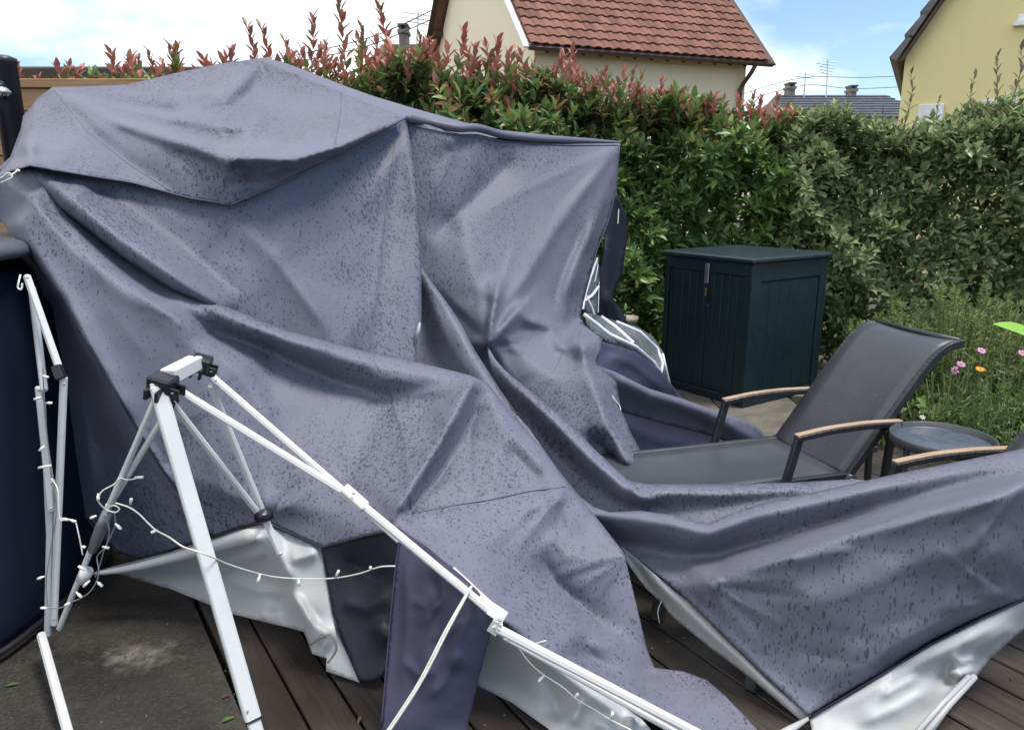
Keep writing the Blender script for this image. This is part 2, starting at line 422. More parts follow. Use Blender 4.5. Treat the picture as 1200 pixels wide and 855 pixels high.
# dried lime stain with its own ragged shape
st = G(158, 765)
geo = m.n('ShaderNodeTexCoord'); vs = m.n('ShaderNodeVectorMath', operation='SUBTRACT'); vs.inputs[1].default_value = (st.x, st.y, 0)
m.l(geo.outputs['Object'], vs.inputs[0])
vm = m.n('ShaderNodeVectorMath', operation='MULTIPLY'); vm.inputs[1].default_value = (8.0, 11.0, 0); m.l(vs.outputs[0], vm.inputs[0])
ln = m.n('ShaderNodeVectorMath', operation='LENGTH'); m.l(vm.outputs[0], ln.inputs[0])
q = m.math('ADD', ln.outputs['Value'], m.rng(m.noise(co, 11, 6, .65), .25, .75, -.85, .85))
stain = m.math('MULTIPLY', m.rng(q, .35, 1.15, 1, 0), m.rng(m.noise(co, 30, 4), .3, .6, .25, 1))
col = m.mix(m.math('MULTIPLY', stain, .72), col, (.24, .22, .19))
m.color(col); m.rough(m.rng(a, .3, .7, .55, .85)); m.normal(m.bump(b, .5, .012, m.bump(c, .8, .006))); MAT['concrete'] = m.m
UB, NB = Vector((-.545, .839, 0)), Vector((.839, .545, 0))           # deck board direction and its normal
def deckp(n, a, z=0): return NB*n + UB*a + Vector((0, 0, z))
v = [deckp(-6, -4, -.1), deckp(.385, -4, -.1), deckp(.385, 9, -.1), deckp(-6, 9, -.1)]; v += [p+Vector((0, 0, .085)) for p in v]
o = mesh('concrete_slab', v, [(4, 5, 6, 7), (0, 1, 5, 4), (1, 2, 6, 5), (2, 3, 7, 6), (3, 0, 4, 7)], MAT['concrete']); tag(o, kind='structure')

# ---- deck: one board per object
m = NT('weathered_deck_wood'); rot = (0, 0, -math.atan2(UB.y, UB.x))
tcn = m.n('ShaderNodeTexCoord'); oi = m.n('ShaderNodeObjectInfo')
off = m.n('ShaderNodeVectorMath', operation='MULTIPLY_ADD'); off.inputs[1].default_value = (0, 0, 30); cmb = m.n('ShaderNodeCombineXYZ'); m.l(oi.outputs['Random'], cmb.inputs[2])
m.l(cmb.outputs[0], off.inputs[0]); m.l(tcn.outputs['Object'], off.inputs[2])
mpn = m.n('ShaderNodeMapping'); mpn.inputs['Scale'].default_value = (3, 60, 6); m.l(off.outputs[0], mpn.inputs['Vector'])
mp2 = m.n('ShaderNodeMapping'); mp2.inputs['Scale'].default_value = (1.2, 5, 3); m.l(off.outputs[0], mp2.inputs['Vector'])
gr = m.noise(mpn.outputs[0], 1, 8, .65, .4); bl = m.noise(mp2.outputs[0], 2.2, 5)
wet = m.noise(tcn.outputs['Object'], 1.3, 4)
c1 = m.mix(m.rng(gr, .28, .72), (.018, .0125, .009), (.054, .040, .030)); c2 = m.mix(m.rng(gr, .3, .7), (.036, .029, .024), (.082, .067, .055))
col = m.mix(m.rng(bl, .35, .65), c1, c2); col = m.mix(m.rng(oi.outputs['Random'], 0, 1, 0, .35), col, (.024, .017, .011))
m.color(m.mix(m.rng(wet, .45, .6, 0, .55), col, (.014, .0105, .008))); m.rough(m.rng(wet, .42, .6, .75, .4))
m.normal(m.bump(gr, .6, .006)); MAT['deck'] = m.m
MAT['screw'] = plain('dull_screw', (.22, .2, .18), .5, .7)
deck = empty('deck', (1.5, 3, 0)); tag(deck, 'dark wet wooden deck of long grooved boards under the fallen gazebo', 'deck', kind='structure')
PWD, GAP = .14, .009
ang = math.atan2(UB.y, UB.x); n0 = .40
for i in range(38):
    n = n0+i*PWD; wv = random.uniform(-.0015, .0015)
    a1 = (4.55-.545*(n+.07))/.839; a0 = -3.2
    if n > 2.2: a0 = -3.2-(n-2.2)*.4
    cx = (a0+a1)/2; hl = (a1-a0)/2; hw = (PWD-GAP)/2
    mb = MB(); nseg = 16; prof = [(-hw, -.03), (-hw, -.004), (-hw+.004, 0), (hw-.004, 0), (hw, -.004), (hw, -.03)]
    for k in range(nseg+1):
        x = -hl+2*hl*k/nseg
        mb.v += [(x, y+.0015*math.sin(k*1.7+i), z+.001*math.sin(k*.9+i*2)) for y, z in prof]
    for k in range(nseg):
        for j in range(5): mb.f.append((k*6+j, (k+1)*6+j, (k+1)*6+j+1, k*6+j+1))
    mb.f += [tuple(range(6)), tuple(nseg*6+j for j in range(5, -1, -1))]
    o = mb.build('board', MAT['deck']); c = NB*(n+PWD/2)+UB*cx
    o.location = (c.x, c.y, wv); o.rotation_euler = (0, 0, ang)
    o.parent = deck; o.matrix_parent_inverse = Matrix.Translation(-deck.location)
sub = MB()
for a in np.arange(-3, 5, .6):
    p0, p1 = deckp(.42, a, -.065), deckp(min(5.4, max(.6, (4.4-.839*a)/.545)), a, -.065)
    sub.beam(p0, p1, .06, .065)
sub.build('joist', plain('dark_joist', (.02, .015, .012), .9), deck)
scr = MB()                                                              # screw heads, two per joist and board
for i in range(2, 22):
    for a in (-.12, .48, 1.08, 1.68):
        for s_ in (.03, .105):
            p = deckp(n0+i*PWD-.28+s_, a+random.uniform(-.01, .01), .0008)
            scr.lathe([(.0, .0018), (.0045, .0015), (.005, 0)], p, 8)
tag(scr.build('screw', MAT['screw'], deck), kind='stuff')

# ---- paving behind the loungers
m = NT('sandstone_paving'); co = m.coords(); nn = m.noise(co, 5, 8, .65)
m.color(m.mix(m.rng(nn, .3, .7), (.075, .068, .054), (.17, .155, .125))); m.rough(.85); m.normal(m.bump(m.noise(co, 40, 6), .4, .01)); MAT['paving'] = m.m
pav = empty('paving', (1.5, 5.3, -.05)); tag(pav, kind='structure')
for i in range(5):
    for j in range(4):
        x0 = -.3+i*.62; y0 = 4.62+j*.52
        if x0 > 1.9 and j < 2: continue
        MB().box((x0, y0, -.1), (x0+.605, y0+.505, -.02+random.uniform(-.004, .004)), None, .006).build('paving_stone', MAT['paving'], pav)

# ---- foliage helpers
def leaf_mat(name, rough=.38, trans=.25):
    m = NT(name); at = m.n('ShaderNodeAttribute'); at.attribute_name = 'tint'
    geo = m.n('ShaderNodeNewGeometry'); co = m.coords()
    under = m.mix(.55, at.outputs['Color'], (.16, .19, .10))
    c = m.mix(geo.outputs['Backfacing'], at.outputs['Color'], under)
    m.color(c); m.rough(rough)
    tr = m.n('ShaderNodeBsdfTranslucent'); ms = m.n('ShaderNodeMixShader'); ms.inputs[0].default_value = trans
    hs = m.n('ShaderNodeHueSaturation'); hs.inputs['Value'].default_value = 1.3; m.l(at.outputs['Color'], hs.inputs['Color']); m.l(hs.outputs[0], tr.inputs['Color'])
    m.l(m.b.outputs[0], ms.inputs[1]); m.l(tr.outputs[0], ms.inputs[2]); m.l(ms.outputs[0], m.o.inputs['Surface'])
    return m.m
MAT['leaf'] = leaf_mat('glossy_leaf'); MAT['soft_leaf'] = leaf_mat('matt_leaf', .6, .3)
MAT['bark'] = plain('twig_bark', (.075, .055, .04), .85, 0, .3, 30, .3)
LT = np.array([(0, 0, 0), (.42, .5, .07), (.48, 0, -.02), (.42, -.5, .07), (.80, .26, .0), (.82, 0, -.06), (.80, -.26, .0), (1, 0, -.13)])
LF = np.array([(0, 2, 1), (0, 3, 2), (1, 2, 5), (1, 5, 4), (2, 3, 6), (2, 6, 5), (4, 5, 7), (5, 6, 7)])
def leaves(pos, axis, nrm, length, width, tint):
    """arrays -> vertices, faces, tints of many leaves"""
    axis = axis/np.linalg.norm(axis, axis=1, keepdims=True); nrm = nrm-axis*(nrm*axis).sum(1, keepdims=True)
    nrm = nrm/(np.linalg.norm(nrm, axis=1, keepdims=True)+1e-9); side = np.cross(nrm, axis)
    l = np.asarray(length)[:, None, None]; wd = np.asarray(width)[:, None, None]
    V = pos[:, None]+axis[:, None]*LT[None, :, 0:1]*l+side[:, None]*LT[None, :, 1:2]*wd+nrm[:, None]*LT[None, :, 2:3]*l
    n = len(pos); F = (LF[None]+(np.arange(n)*8)[:, None, None]).reshape(-1, 3)
    return V.reshape(-1, 3), F, np.repeat(tint, 8, 0)
def np_mesh(name, V, F, T=None, smooth=True):
    me = bpy.data.meshes.new(name); me.vertices.add(len(V)); me.vertices.foreach_set('co', np.asarray(V, np.float32).ravel())
    nl = len(F)*3; me.loops.add(nl); me.loops.foreach_set('vertex_index', np.asarray(F, np.int32).ravel())
    me.polygons.add(len(F)); me.polygons.foreach_set('loop_start', np.arange(0, nl, 3, dtype=np.int32))
    if T is not None:
        at = me.attributes.new('tint', 'FLOAT_COLOR', 'POINT'); at.data.foreach_set('color', np.column_stack([T, np.ones(len(T))]).astype(np.float32).ravel())
    me.update(); me.validate()
    if smooth: me.polygons.foreach_set('use_smooth', [True]*len(me.polygons))
    return me
def rvec(n): 
    v = RNG.standard_normal((n, 3)); return v/np.linalg.norm(v, axis=1, keepdims=True)
def whorls(C, A, per, length, width, spread, tints, jit=.25):
    """leaf rosettes at points C with axes A"""
    n = len(C); A = A/np.linalg.norm(A, axis=1, keepdims=True)
    u = np.cross(A, rvec(n)); u /= np.linalg.norm(u, axis=1, keepdims=True); b = np.cross(A, u)
    ps, ax, nr, ln, wd, ti = [], [], [], [], [], []
    for k in range(per):
        a = k*2.4+RNG.random(n)*.6; f = k/per; el = spread[0]+(spread[1]-spread[0])*f+RNG.normal(0, jit*.5, n)
        rad = u*np.cos(a)[:, None]+b*np.sin(a)[:, None]
        d = A*np.cos(el)[:, None]+rad*np.sin(el)[:, None]+rvec(n)*jit*.4
        ps.append(C-A*(f*length*.7)); ax.append(d); nr.append(A*np.sin(el)[:, None]-rad*np.cos(el)[:, None]+rvec(n)*jit*.5+np.array([0, 0, .25]))
        L_ = length*RNG.uniform(.65, 1.15, n); ln.append(L_); wd.append(L_*width*RNG.uniform(.8, 1.15, n))
        t = tints[RNG.integers(0, len(tints), n)]*RNG.uniform(.75, 1.3, (n, 1)); ti.append(t)
    return leaves(np.vstack(ps), np.vstack(ax), np.vstack(nr), np.concatenate(ln), np.concatenate(wd), np.vstack(ti))
def join(parts):
    V, F, T = [], [], []; o = 0
    for v, f, t in parts: V.append(v); F.append(f+o); T.append(t); o += len(v)
    return np.vstack(V), np.vstack(F), np.vstack(T)
GREENS = np.array([(.055, .105, .032), (.045, .09, .03), (.08, .13, .04), (.035, .072, .026), (.10, .145, .05)])
REDS = np.array([(.34, .075, .07), (.42, .12, .105), (.28, .09, .065), (.22, .13, .06), (.48, .19, .15)])
OLIVE = np.array([(.105, .125, .058), (.08, .105, .046), (.15, .165, .09), (.06, .085, .038), (.19, .185, .10), (.055, .072, .034)])

def hedge_body(x0, x1, front, depth, top, per_m2, per, ll, lw, tints, facing=(.0, -.75, .45)):
    """whorls over the front and top of a clipped hedge; front(x), top(x) give its uneven faces"""
    nF = int((x1-x0)*2.3*per_m2); X = RNG.uniform(x0, x1, nF); hz = RNG.random(nF)
    T_ = np.array([top(x) for x in X]); Z = T_*hz**.8*1.0
    bump = .16*np.sin(X*3.1+Z*2.3)+.11*np.sin(X*7.3-Z*5.1+1)+.08*np.sin(X*13+Z*11)
    Y = np.array([front(x) for x in X])+bump+np.abs(RNG.normal(0, .07, nF))+RNG.choice([0, .2, .5], nF, p=[.5, .25, .25])
    # the shoulder leans back
    Y += np.clip((Z/T_-.9)/.1, 0, 1)*.2
    C = np.column_stack([X, Y, Z]); A = np.tile(np.array(facing), (nF, 1))+rvec(nF)*.55
    nT = int((x1-x0)*depth*per_m2*.9); X2 = RNG.uniform(x0, x1, nT)
    Y2 = np.array([front(x) for x in X2])+RNG.uniform(.05, depth, nT); Z2 = np.array([top(x) for x in X2])+.10*np.sin(X2*5)+.07*np.sin(X2*11+Y2*7)+RNG.normal(0, .05, nT)
    C2 = np.column_stack([X2, Y2, Z2]); A2 = np.tile(np.array((0, -.15, 1.)), (nT, 1))+rvec(nT)*.4
    return whorls(np.vstack([C, C2]), np.vstack([A, A2]), per, ll, lw, (.5, 1.35), tints), C, A
def shoot_mesh(name, h, nl, ll, lw, tints, lean=.15, green_base=None):
    pts = [(lean*h*(k/6)**1.6*.5, .04*h*math.sin(k), h*k/6) for k in range(7)]
    mb = MB().tube(pts, [.004*(1-k/8) for k in range(7)], 5)
    sv = np.array(mb.v); sf = []
    for f in mb.f:
        for k in range(1, len(f)-1): sf.append((f[0], f[k], f[k+1]))
    stemT = np.tile(np.array([(.11, .05, .035)]), (len(sv), 1))
    ps, ax, nr, ln, ti = [], [], [], [], []
    for k in range(nl):
        t = .18+.82*k/(nl-1); i = min(int(t*6), 5); p = np.array(pts[i])*(1-(t*6-i))+np.array(pts[i+1])*(t*6-i)
        a = k*2.4+RNG.random()*.7; el = .95-.55*t+RNG.normal(0, .12)
        d = np.array([math.cos(a)*math.sin(el), math.sin(a)*math.sin(el), math.cos(el)])
        ps.append(p); ax.append(d); nr.append(np.array([-math.cos(a)*math.cos(el), -math.sin(a)*math.cos(el), math.sin(el)])+rvec(1)[0]*.2)
        ln.append(ll*(1.15-.5*abs(t-.5))*RNG.uniform(.75, 1.1))
        tt = tints if green_base is None or RNG.random() < t*1.3-.15 else green_base
        ti.append(tt[RNG.integers(0, len(tt))]*RNG.uniform(.8, 1.2))
    ln = np.array(ln); V, F, T = leaves(np.array(ps), np.array(ax), np.array(nr), ln, ln*lw, np.array(ti))
    return np_mesh(name, *join([(sv, np.array(sf), stemT), (V, F, T)]))
def place(name, me, mat, loc, rz, sc, parent, tilt=0):
    o = bpy.data.objects.new(name, me); COL.objects.link(o)
    if not me.materials: me.materials.append(mat)
    o.location = loc; o.rotation_euler = (tilt*math.cos(rz*3), tilt*math.sin(rz*5), rz); o.scale = (sc,)*3
    if parent: o.parent = parent; o.matrix_parent_inverse = Matrix.Translation(-base_of(parent))
    return o
def single_leaf_mesh(tint, lw):
    V, F, T = leaves(np.zeros((1, 3)), np.array([(1., 0, 0)]), np.array([(0, 0, 1.)]), np.ones(1), np.ones(1)*lw, np.array([tint])); return np_mesh('leaf', V, F, T)
def hedge_leaves(C, A, tints, ll, lw, parent, count, win):
    """the foremost leaves of a hedge, one object each"""
    ms = [single_leaf_mesh(t, lw) for t in tints]
    Q = C; u = (Q[:, 0])/(Q[:, 1])*FPX+600
    idx = np.where((u > win[0]) & (u < win[1]) & (Q[:, 2] > win[2]))[0]
    idx = idx[np.argsort(Q[idx, 1]+RNG.random(len(idx))*.25)][:count]
    for i in idx:
        a = Vector(A[i]).normalized(); d = (a*.6+Vector(rvec(1)[0])*.8).normalized(); nrm = (a+Vector((0, 0, .6))).normalized()
        side = nrm.cross(d).normalized(); nrm = d.cross(side)
        s = ll*random.uniform(.85, 1.2); Mx = Matrix.Translation(Vector(C[i])+a*.02) @ Matrix(((d.x, side.x, nrm.x, 0), (d.y, side.y, nrm.y, 0), (d.z, side.z, nrm.z, 0), (0, 0, 0, 1))) @ Matrix.Scale(s, 4)
        me = random.choice(ms); o = bpy.data.objects.new('leaf', me); COL.objects.link(o)
        if not me.materials: me.materials.append(MAT['leaf'])
        o.parent = parent; o.matrix_parent_inverse = Matrix.Translation(-base_of(parent)); o.matrix_basis = Mx
def stems(xs, front, top, parent, mat, spread=.5):
    for x in xs:
        y = front(x)+.42; h = top(x)
        mb = MB(); base = Vector((x, y, -.12)); tip = Vector((x+random.uniform(-.1, .1), y+random.uniform(-.1, .1), h-.1))
        mb.tube(spline([base, base.lerp(tip, .4)+Vector((random.uniform(-.08, .08), 0, 0)), tip], 4), [.028, .027, .025, .023, .02, .017, .014, .010, .006], 6)
        for k in range(9):
            p = base.lerp(tip, random.uniform(.15, .9)); e = p+Vector((random.uniform(-spread, spread), random.uniform(-.45, .1), random.uniform(.15, .5)))
            mb.tube(spline([p, p.lerp(e, .5)+Vector((0, -.05, -.03)), e], 3), [.011, .010, .009, .008, .007, .005, .003], 5)
        mb.build('stem', mat, parent, True)

# ---- photinia hedge along the back, red young shoots on top
pf = lambda x: 6.85+.06*x if x > 0 else 6.85-.03*x
ptop = lambda x: float(np.interp(x, [-5, -2.2, -1, 0, .8, 2.1, 3.2], [2.26, 2.38, 2.46, 2.38, 2.28, 2.12, 2.0]))
GREENS = GREENS*np.array([2.2, 2.05, 1.7]); OLIVE = OLIVE*np.array([1.95, 2.15, 1.9])
hp = empty('photinia_hedge', (-.5, 7.2, -.12), 'glossy green hedge with red young shoots rising behind the fallen gazebo', 'hedge')
(Vh, Fh, Th), Cp, Ap = hedge_body(-5.2, 3.0, pf, .8, ptop, 340, 8, .14, .38, GREENS)
# warm new growth in the upper half metre
zt = np.clip((Vh[:, 2]-1.85)/.45, 0, 1)*np.repeat((RNG.random(len(Vh)//8) < .30), 8)
Th = Th*(1-.75*zt[:, None])+REDS[RNG.integers(0, 5, len(Vh)//8)].repeat(8, 0)*.75*zt[:, None]
o = put('foliage', np_mesh('foliage', Vh, Fh, Th), MAT['leaf'], hp); tag(o, kind='stuff')
stems(np.arange(-5, 3, .42), pf, ptop, hp, MAT['bark'])
sm = [shoot_mesh('shoot', h, nl, .112, .42, REDS, .2, GREENS) for h, nl in ((.28, 13), (.34, 15), (.42, 18), (.24, 12), (.38, 17), (.75, 27))]
for k in range(270):
    x = RNG.uniform(-4.4, 2.55); y = pf(x)+RNG.uniform(.0, .7)
    z = ptop(x)-RNG.uniform(.02, .16); s = RNG.uniform(.7, 1.15)*(1.12 if x < .6 else .85)
    place('shoot', sm[k % 5], MAT['leaf'], (x, y, z), RNG.uniform(0, 6.28), s, hp, .18)
for px, top_y in ((400, 0), (462, 2), (300, 28), (318, 30), (345, 45), (378, 50), (212, 55), (185, 62), (155, 66), (500, 45), (437, 35), (360, 20), (420, 60), (610, 85), (700, 90), (735, 82)):
    d = 7.0; q = P(px, top_y, d); hgt = max(.3, q.z-(ptop(q.x)-.12)); place('shoot', sm[2 if hgt < .5 else 5], MAT['leaf'], (q.x, q.y, q.z-hgt), px*.7, hgt/(.42 if hgt < .5 else .75), hp, .08)
hedge_leaves(Cp, Ap, GREENS, .145, .38, hp, 260, (540, 1000, .5))

# ---- elaeagnus hedge at the right, olive leaves with tan spikes
ef = lambda x: float(np.interp(x, [2.4, 3.0, 4.2, 6], [6.75, 6.5, 5.9, 5.2]))
etop = lambda x: float(np.interp(x, [2.4, 2.9, 4.5, 6], [1.98, 2.0, 2.02, 2.05]))
he = empty('elaeagnus_hedge', (4, 6.6, -.12), 'olive green small-leaved hedge with upright tan spikes right of the storage box', 'hedge')
(Vh, Fh, Th), Ce, Ae = hedge_body(2.45, 6.3, ef, .9, etop, 560, 8, .10, .44, OLIVE, (-.1, -.7, .4))
o = put('foliage', np_mesh('foliage', Vh, Fh, Th), MAT['soft_leaf'], he); tag(o, kind='stuff')
stems(np.arange(2.6, 6.2, .45), ef, etop, he, MAT['bark'], .4)
TAN = np.array([(.20, .16, .10), (.15, .14, .08), (.24, .20, .13), (.11, .12, .06)])
em = [shoot_mesh('spike', h, nl, .06, .36, TAN, .12, OLIVE) for h, nl in ((.34, 16), (.42, 18), (.28, 13))]
for k in range(60):
    x = RNG.uniform(2.6, 6.0); place('spike', em[k % 3], MAT['soft_leaf'], (x, ef(x)+RNG.uniform(0, .7), etop(x)-RNG.uniform(.05, .2)), RNG.uniform(0, 6.28), RNG.uniform(.6, 1.0), he, .2)
for px, ty in ((1072, 88), (1143, 90), (1182, 68), (1196, 60), (1100, 118), (1158, 112), (1040, 125)):
    q = P(px, ty, 6.3); hgt = max(.3, q.z-(etop(q.x)-.1)); place('spike', em[1], MAT['soft_leaf'], (q.x, q.y, q.z-hgt), px*.3, hgt/.42, he, .06)
hedge_leaves(Ce, Ae, OLIVE, .105, .44, he, 240, (960, 1210, .7))

# ---- wooden fence behind the left corner
MAT['fence_wood'] = None
m = NT('larch_boards'); co = m.coords((2, 2, 40)); gr = m.noise(co, 1, 7, .6, .3)
m.color(m.mix(m.rng(gr, .3, .7), (.26, .145, .065), (.44, .27, .13))); m.rough(.7); m.normal(m.bump(gr, .3, .005)); MAT['fence_wood'] = m.m
fn = empty('wooden_fence', (-3.5, 5.4, -.12), 'tan horizontal board fence behind the left corner of the canopy', 'fence')
fy = 5.45; fx0, fx1 = -5.2, -1.9
ztop = P(60, 101, 5.5).z
for k in range(16):
    z1 = ztop-.062-k*.150; MB().box((fx0, fy+.01*(k % 2), z1-.143), (fx1, fy+.025+.01*(k % 2), z1), None, .003).build('slat', MAT['fence_wood'], fn)
MB().box((fx0, fy-.02, ztop-.058), (fx1, fy+.06, ztop), None, .004).build('top_rail', MAT['fence_wood'], fn)
for x in (-4.6, -3.2, -2.0): MB().box((x, fy+.04, -.12), (x+.08, fy+.12, ztop-.06), None, .004).build('post', MAT['fence_wood'], fn)
sh = MB()                                                               # low dark shed roof beyond
za = P(60, 88, 8.0).z
sh.box((-7.5, 7.9, za-.32), (-2.9, 10.5, za), None, .02)
srf = empty('shed', (-5, 9, -.12), 'low shed with dark brown felt roof edge beyond the board fence', 'shed')
sh.build('roof', plain('brown_fascia', (.06, .045, .036), .8, 0, .25, 4), srf)
MB().box((-7.3, 8.1, -.12), (-3.1, 10.3, za-.321)).build('wall', plain('shed_wall', (.12, .085, .06), .85), srf)

# ================================================================== HOUSES BEYOND THE HEDGE
def render_mat(name, c):
    m = NT(name); co = m.coords(); a = m.noise(co, .5, 6, .6); s = m.coords((2.2, 2.2, .35)); b = m.noise(s, 1.4, 6, .65)
    col = m.mix(m.rng(a, .35, .65), mul(c, .95), mul(c, 1.04)); m.color(m.mix(m.rng(b, .55, .8, 0, .22), col, mul(c, .72)))
    m.rough(.9); m.normal(m.bump(m.noise(co, 60, 5), .25, .01)); return m.m
CREAM = render_mat('cream_render', (.80, .73, .56)); YELLOW = render_mat('yellow_render', (.78, .69, .34))
m = NT('clay_tile'); oi = m.n('ShaderNodeObjectInfo'); co = m.coords(); geo = m.n('ShaderNodeNewGeometry'); ps = m.coords((1, 1, 1))
nn = m.noise(co, 9, 5, .6); lich = m.noise(co, 2.2, 6, .7)
base = m.mix(oi.outputs['Random'], (.14, .055, .036), (.28, .12, .08)); base = m.mix(m.rng(nn, .3, .7, 0, .5), base, (.13, .06, .045))
m.color(m.mix(m.rng(lich, .50, .66, 0, .75), base, (.20, .165, .14))); m.rough(.85); MAT['tile'] = m.m
MAT['dark_wood'] = plain('dark_brown_timber', (.06, .035, .025), .7); MAT['gutter'] = plain('brown_gutter', (.06, .032, .024), .45)
MAT['pane'] = plain('window_glass', (.05, .06, .07), .08, 0, .1); MAT['white_pvc'] = plain('white_pvc', (.75, .76, .77), .4)
MAT['slate'] = plain('grey_slate', (.075, .085, .10), .6, 0, .25, 3, .2); MAT['chimney'] = plain('chimney_render', (.22, .20, .17), .9, 0, .2, 3)
MAT['brownroof'] = plain('brown_tiles', (.16, .085, .055), .85, 0, .25, 2)

hA = empty('red_roof_house', (3, 16, -.12), 'cream rendered house with weathered red clay tile roof behind the hedge', 'house')
C0 = Vector((.42, 14.95, 0)); EX = Vector((4.52, 1.80, 0)); LW = EX.length; EX.normalize(); EY = Vector((-EX.y, EX.x, 0)); WW = 7.0; EZ = 4.30; RISE = 3.5
def HA(a, b, z): return C0+EX*a+EY*b+Vector((0, 0, z))
RZ = EZ+RISE
MB().add([HA(0, 0, -.12), HA(LW, 0, -.12), HA(LW, WW, -.12), HA(0, WW, -.12), HA(0, 0, EZ), HA(LW, 0, EZ), HA(LW, WW, EZ), HA(0, WW, EZ), HA(0, WW/2, RZ-.02), HA(LW, WW/2, RZ-.02)],
         [(0, 1, 5, 4), (1, 2, 6, 9, 5), (2, 3, 7, 6), (3, 0, 4, 8, 7), (4, 5, 9, 8), (6, 7, 8, 9)]).build('wall', CREAM, hA)
sl = math.sqrt(2)/2
def RA(a, s, side, off=0):     # point on roof: a along eave, s up the slope from the eave line
    b = -.30+s*sl if side == 0 else WW+.30-s*sl; z = EZ-.28+s*sl
    n = (Vector((0, 0, sl))+(-EY if side == 0 else EY)*sl)
    return HA(a, b, z)+n*off
SLEN = (WW/2+.30)/sl
roofp = MB()
for side in (0, 1):
    v = [RA(-.25, 0, side, .02), RA(LW+.35, 0, side, .02), RA(LW+.35, SLEN, side, .02), RA(-.25, SLEN, side, .02)]; v += [p+Vector((0, 0, .11)) for p in v]
    roofp.add(v, [(3, 2, 1, 0), (4, 5, 6, 7), (0, 1, 5, 4), (1, 2, 6, 5), (2, 3, 7, 6), (3, 0, 4, 7)])
roofA = roofp.build('roof', MAT['brownroof'], hA)
# tiles: rolled interlocking pattern, row by row on the facing slope
TW, TE = .215, .255
def tile_mesh():
    mb = MB(); n = 7; pr = [(0, .0), (.04, .022), (.085, .03), (.13, .022), (.165, .004), (.19, .002), (.213, .010)]
    for y, dz in ((0, .034), (TE+.05, 0)):
        for x, z in pr: mb.v.append((x, y, z+dz))
    for k in range(n-1): mb.f.append((k, k+1, n+k+1, n+k))
    b = len(mb.v)
    for x, z in pr: mb.v.append((x, 0, z+.034-.022))
    for k in range(n-1): mb.f.append((b+k, b+k+1, k+1, k))
    me = bpy.data.meshes.new('tile'); me.from_pydata(mb.v, [], mb.f); me.update(); me.materials.append(MAT['tile']); return me
tm = tile_mesh(); ncol = int((LW+.6)/TW); nrow = int(SLEN/TE)
nrmA = (Vector((0, 0, sl))-EY*sl); upA = (EY*sl+Vector((0, 0, sl)))
RM = Matrix(((EX.x, upA.x, nrmA.x), (EX.y, upA.y, nrmA.y), (EX.z, upA.z, nrmA.z))).to_4x4()
cnt = 0; rest = MB()
for r in range(nrow):
    for c in range(ncol):
        p = RA(-.25+c*TW+random.uniform(-.004, .004), r*TE-.03, 0, .105+random.uniform(-.003, .004)); Mx = Matrix.Translation(p) @ RM @ Matrix.Rotation(random.uniform(-.012, .012), 4, 'Z')
        if cnt < 299:
            o = bpy.data.objects.new('tile', tm); COL.objects.link(o); o.parent = roofA; o.matrix_parent_inverse = Matrix.Translation(-base_of(roofA)); o.matrix_basis = Mx; cnt += 1
        else: rest.add([Mx @ v.co for v in tm.vertices], [tuple(q.vertices) for q in tm.polygons])
o = rest.build('upper_tiles', MAT['tile'], roofA); tag(o, kind='stuff')
MB().tube([RA(-.25, SLEN+.02, 0, .15), RA(LW+.35, SLEN+.02, 0, .15)], .1, 10).build('ridge_cap', MAT['tile'], roofA)
for side in (0, 1):
    MB().beam(RA(-.27, -.05, side, .05), RA(-.27, SLEN, side, .05), .04, .2, EX).build('bargeboard', MAT['white_pvc'] if side == 0 else MAT['dark_wood'], hA)
    MB().beam(RA(LW+.37, -.05, side, .05), RA(LW+.37, SLEN, side, .05), .04, .18, EX).build('bargeboard', MAT['dark_wood'], hA)
gt = HA(0, -.34, EZ-.30)
MB().tube([HA(-.27, -.36, EZ-.27), HA(LW+.38, -.36, EZ-.27)], .055, 8).build('gutter', MAT['gutter'], hA)
MB().tube(spline([HA(LW-.05, -.36, EZ-.30), HA(LW-.1, -.30, EZ-.45), HA(LW-.16, -.07, EZ-.75), HA(LW-.16, -.06, EZ-1.1), HA(LW-.16, -.06, -.1)], 5), .045, 8).build('downpipe', MAT['gutter'], hA)
for k in range(13):
    a = .15+k*LW/13; MB().beam(HA(a, 0, EZ-.12), HA(a, -.28, EZ-.30), .07, .10).build('rafter_end', MAT['dark_wood'], hA)
# gable window with brown shutter
wq = HA(-.02, 3.9, 3.9)
sw = MB().beam(HA(-.03, 3.55, 3.4), HA(-.03, 3.55, 4.4), .06, .62, EY).build('window', plain('brown_shutter', (.22, .10, .05), .6), hA)
MB().beam(HA(-.075, 3.55, 3.45), HA(-.075, 3.55, 4.35), .02, .25, EY).build('pane', MAT['pane'], sw)
MB().beam(HA(-.06, 3.15, 3.36), HA(-.06, 3.95, 3.36), .10, .06).build('sill', CREAM, sw)
# rafters and purlin ends under the far verge
for s in (.3, 1.9, 3.6):
    MB().beam(RA(-.25, s, 1, -.06), RA(.02, s, 1, -.06), .12, .14).build('purlin', MAT['dark_wood'], hA)

